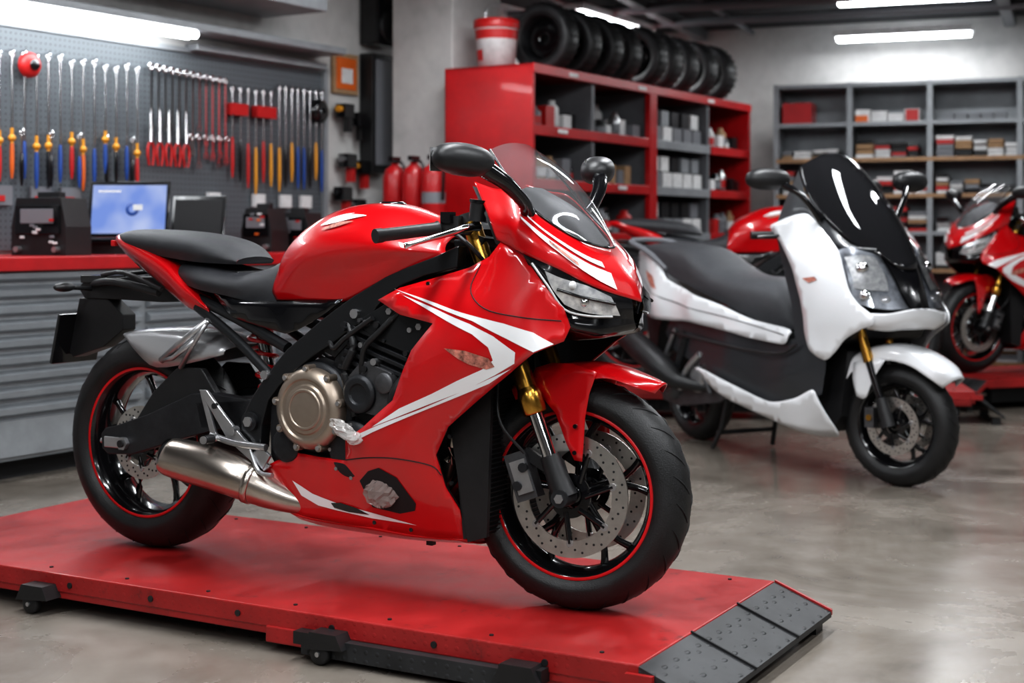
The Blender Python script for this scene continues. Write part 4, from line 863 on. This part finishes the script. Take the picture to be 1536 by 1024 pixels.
m=RB_(); v=(-5.07,8.08,2.202); m.lathe(v,(0,0,1),[(0,0),(.12,0),(.14,.26),(.142,.27),(0,.27)],WPL,28); m.lathe(v,(0,0,1),[(.137,.19),(.141,.25)],RDP,28); m.lathe(v,(0,0,1),[(.148,.26),(.15,.27),(.15,.31),(.142,.32),(0,.32)],RDP,28); m.lathe(v,(0,0,1),[(.125,.05),(.131,.12)],RDP,28,a0=1.2,a1=4.5); m.tube([(v[0],v[1]-.14,2.47),(v[0],v[1]-.10,2.60),(v[0],v[1]+.10,2.60),(v[0],v[1]+.14,2.47)],.007,SILV,8,sub=4); m.build('oil_bucket')
# ---- grey back shelving
GS=Matrix.Translation((2.20,12.2,0))@Matrix.Rotation(math.atan2(-.38,1),4,'Z')
m=MB(M=GS); D=.42; XS=[0,.60,1.232,1.915,2.55,3.2]
for x in XS:
    for y in(0,D): m.bx((x-.022,y-.018,0),(x+.022,y+.018,2.37),GRYP)
    m.bx((x-.005,0,0),(x+.005,D,2.37),GRYP)
ZS=[.12,.50,.85,1.15,1.453,1.747,2.04,2.36]
m.bx((0,D,0),(3.2,D+.01,2.36),GRYP)
for z in ZS: m.bx((0,0,z-.025),(3.2,D,z),GRYP); m.bx((0,-.02,z-.028),(3.2,-.0,z+.005),GRYP if z in(2.36,1.15,2.04) else WOOD)
m.build('grey_shelving_unit')
m=MB(M=GS)
for zi,z in enumerate(ZS[:-1]):
    for b in range(5):
        x=XS[b]+.04
        if zi==6:
            if b==0: m.bx((x+.0,.05,z),(x+.24,.3,z+.18),CABR); m.bx((x+.06,.15,z+.18),(x+.18,.17,z+.20),BLK); continue
            if b==1:
                for k in range(4): m.bx((x+k*.13,.04,z),(x+.12+k*.13,.28,z+random.uniform(.07,.11)),WPL)
                m.bx((x,.035,z),(x+.1,.04,z+.06),ORG); m.bx((x+.4,.035,z),(x+.5,.04,z+.1),RDP); continue
            if b==2:
                for k in range(5): m.bx((x+.05+k*.1,.08,z),(x+.14+k*.1,.28,z+.06),GPL)
                continue
        while x<XS[b+1]-.10:
            w=random.uniform(.08,.16); n=random.randint(2,5); h=random.uniform(.026,.042)
            for k in range(n): m.bx((x+random.uniform(0,.01),.03+random.uniform(0,.04),z+k*h),(x+w,.32,z+k*h+h*.85),random.choice([WPL,WPL,PLA,WPL,BLK,RDP,CARD,GPL]))
            x+=w+.01
m.build('boxed_parts')
# ================================================================== CAMERA / WORLD
cam=bpy.data.cameras.new('camera'); co=bpy.data.objects.new('camera',cam); C.objects.link(co); co.location=(0,0,1.137); co.rotation_euler=(math.pi/2,0,0)
cam.sensor_width=36; cam.lens=36*2200/1536; cam.shift_y=-162/1536; cam.clip_start=.05
cam.dof.use_dof=True; cam.dof.focus_distance=4.1; cam.dof.aperture_fstop=2.8
sc=bpy.context.scene; sc.camera=co
w=bpy.data.worlds.new('w'); sc.world=w; w.use_nodes=True; w.node_tree.nodes['Background'].inputs[0].default_value=(.5,.55,.6,1); w.node_tree.nodes['Background'].inputs[1].default_value=.1
sc.view_settings.view_transform='Standard'; sc.view_settings.exposure=0
try: sc.view_settings.look='Medium High Contrast'
except Exception as e: print('look',e)
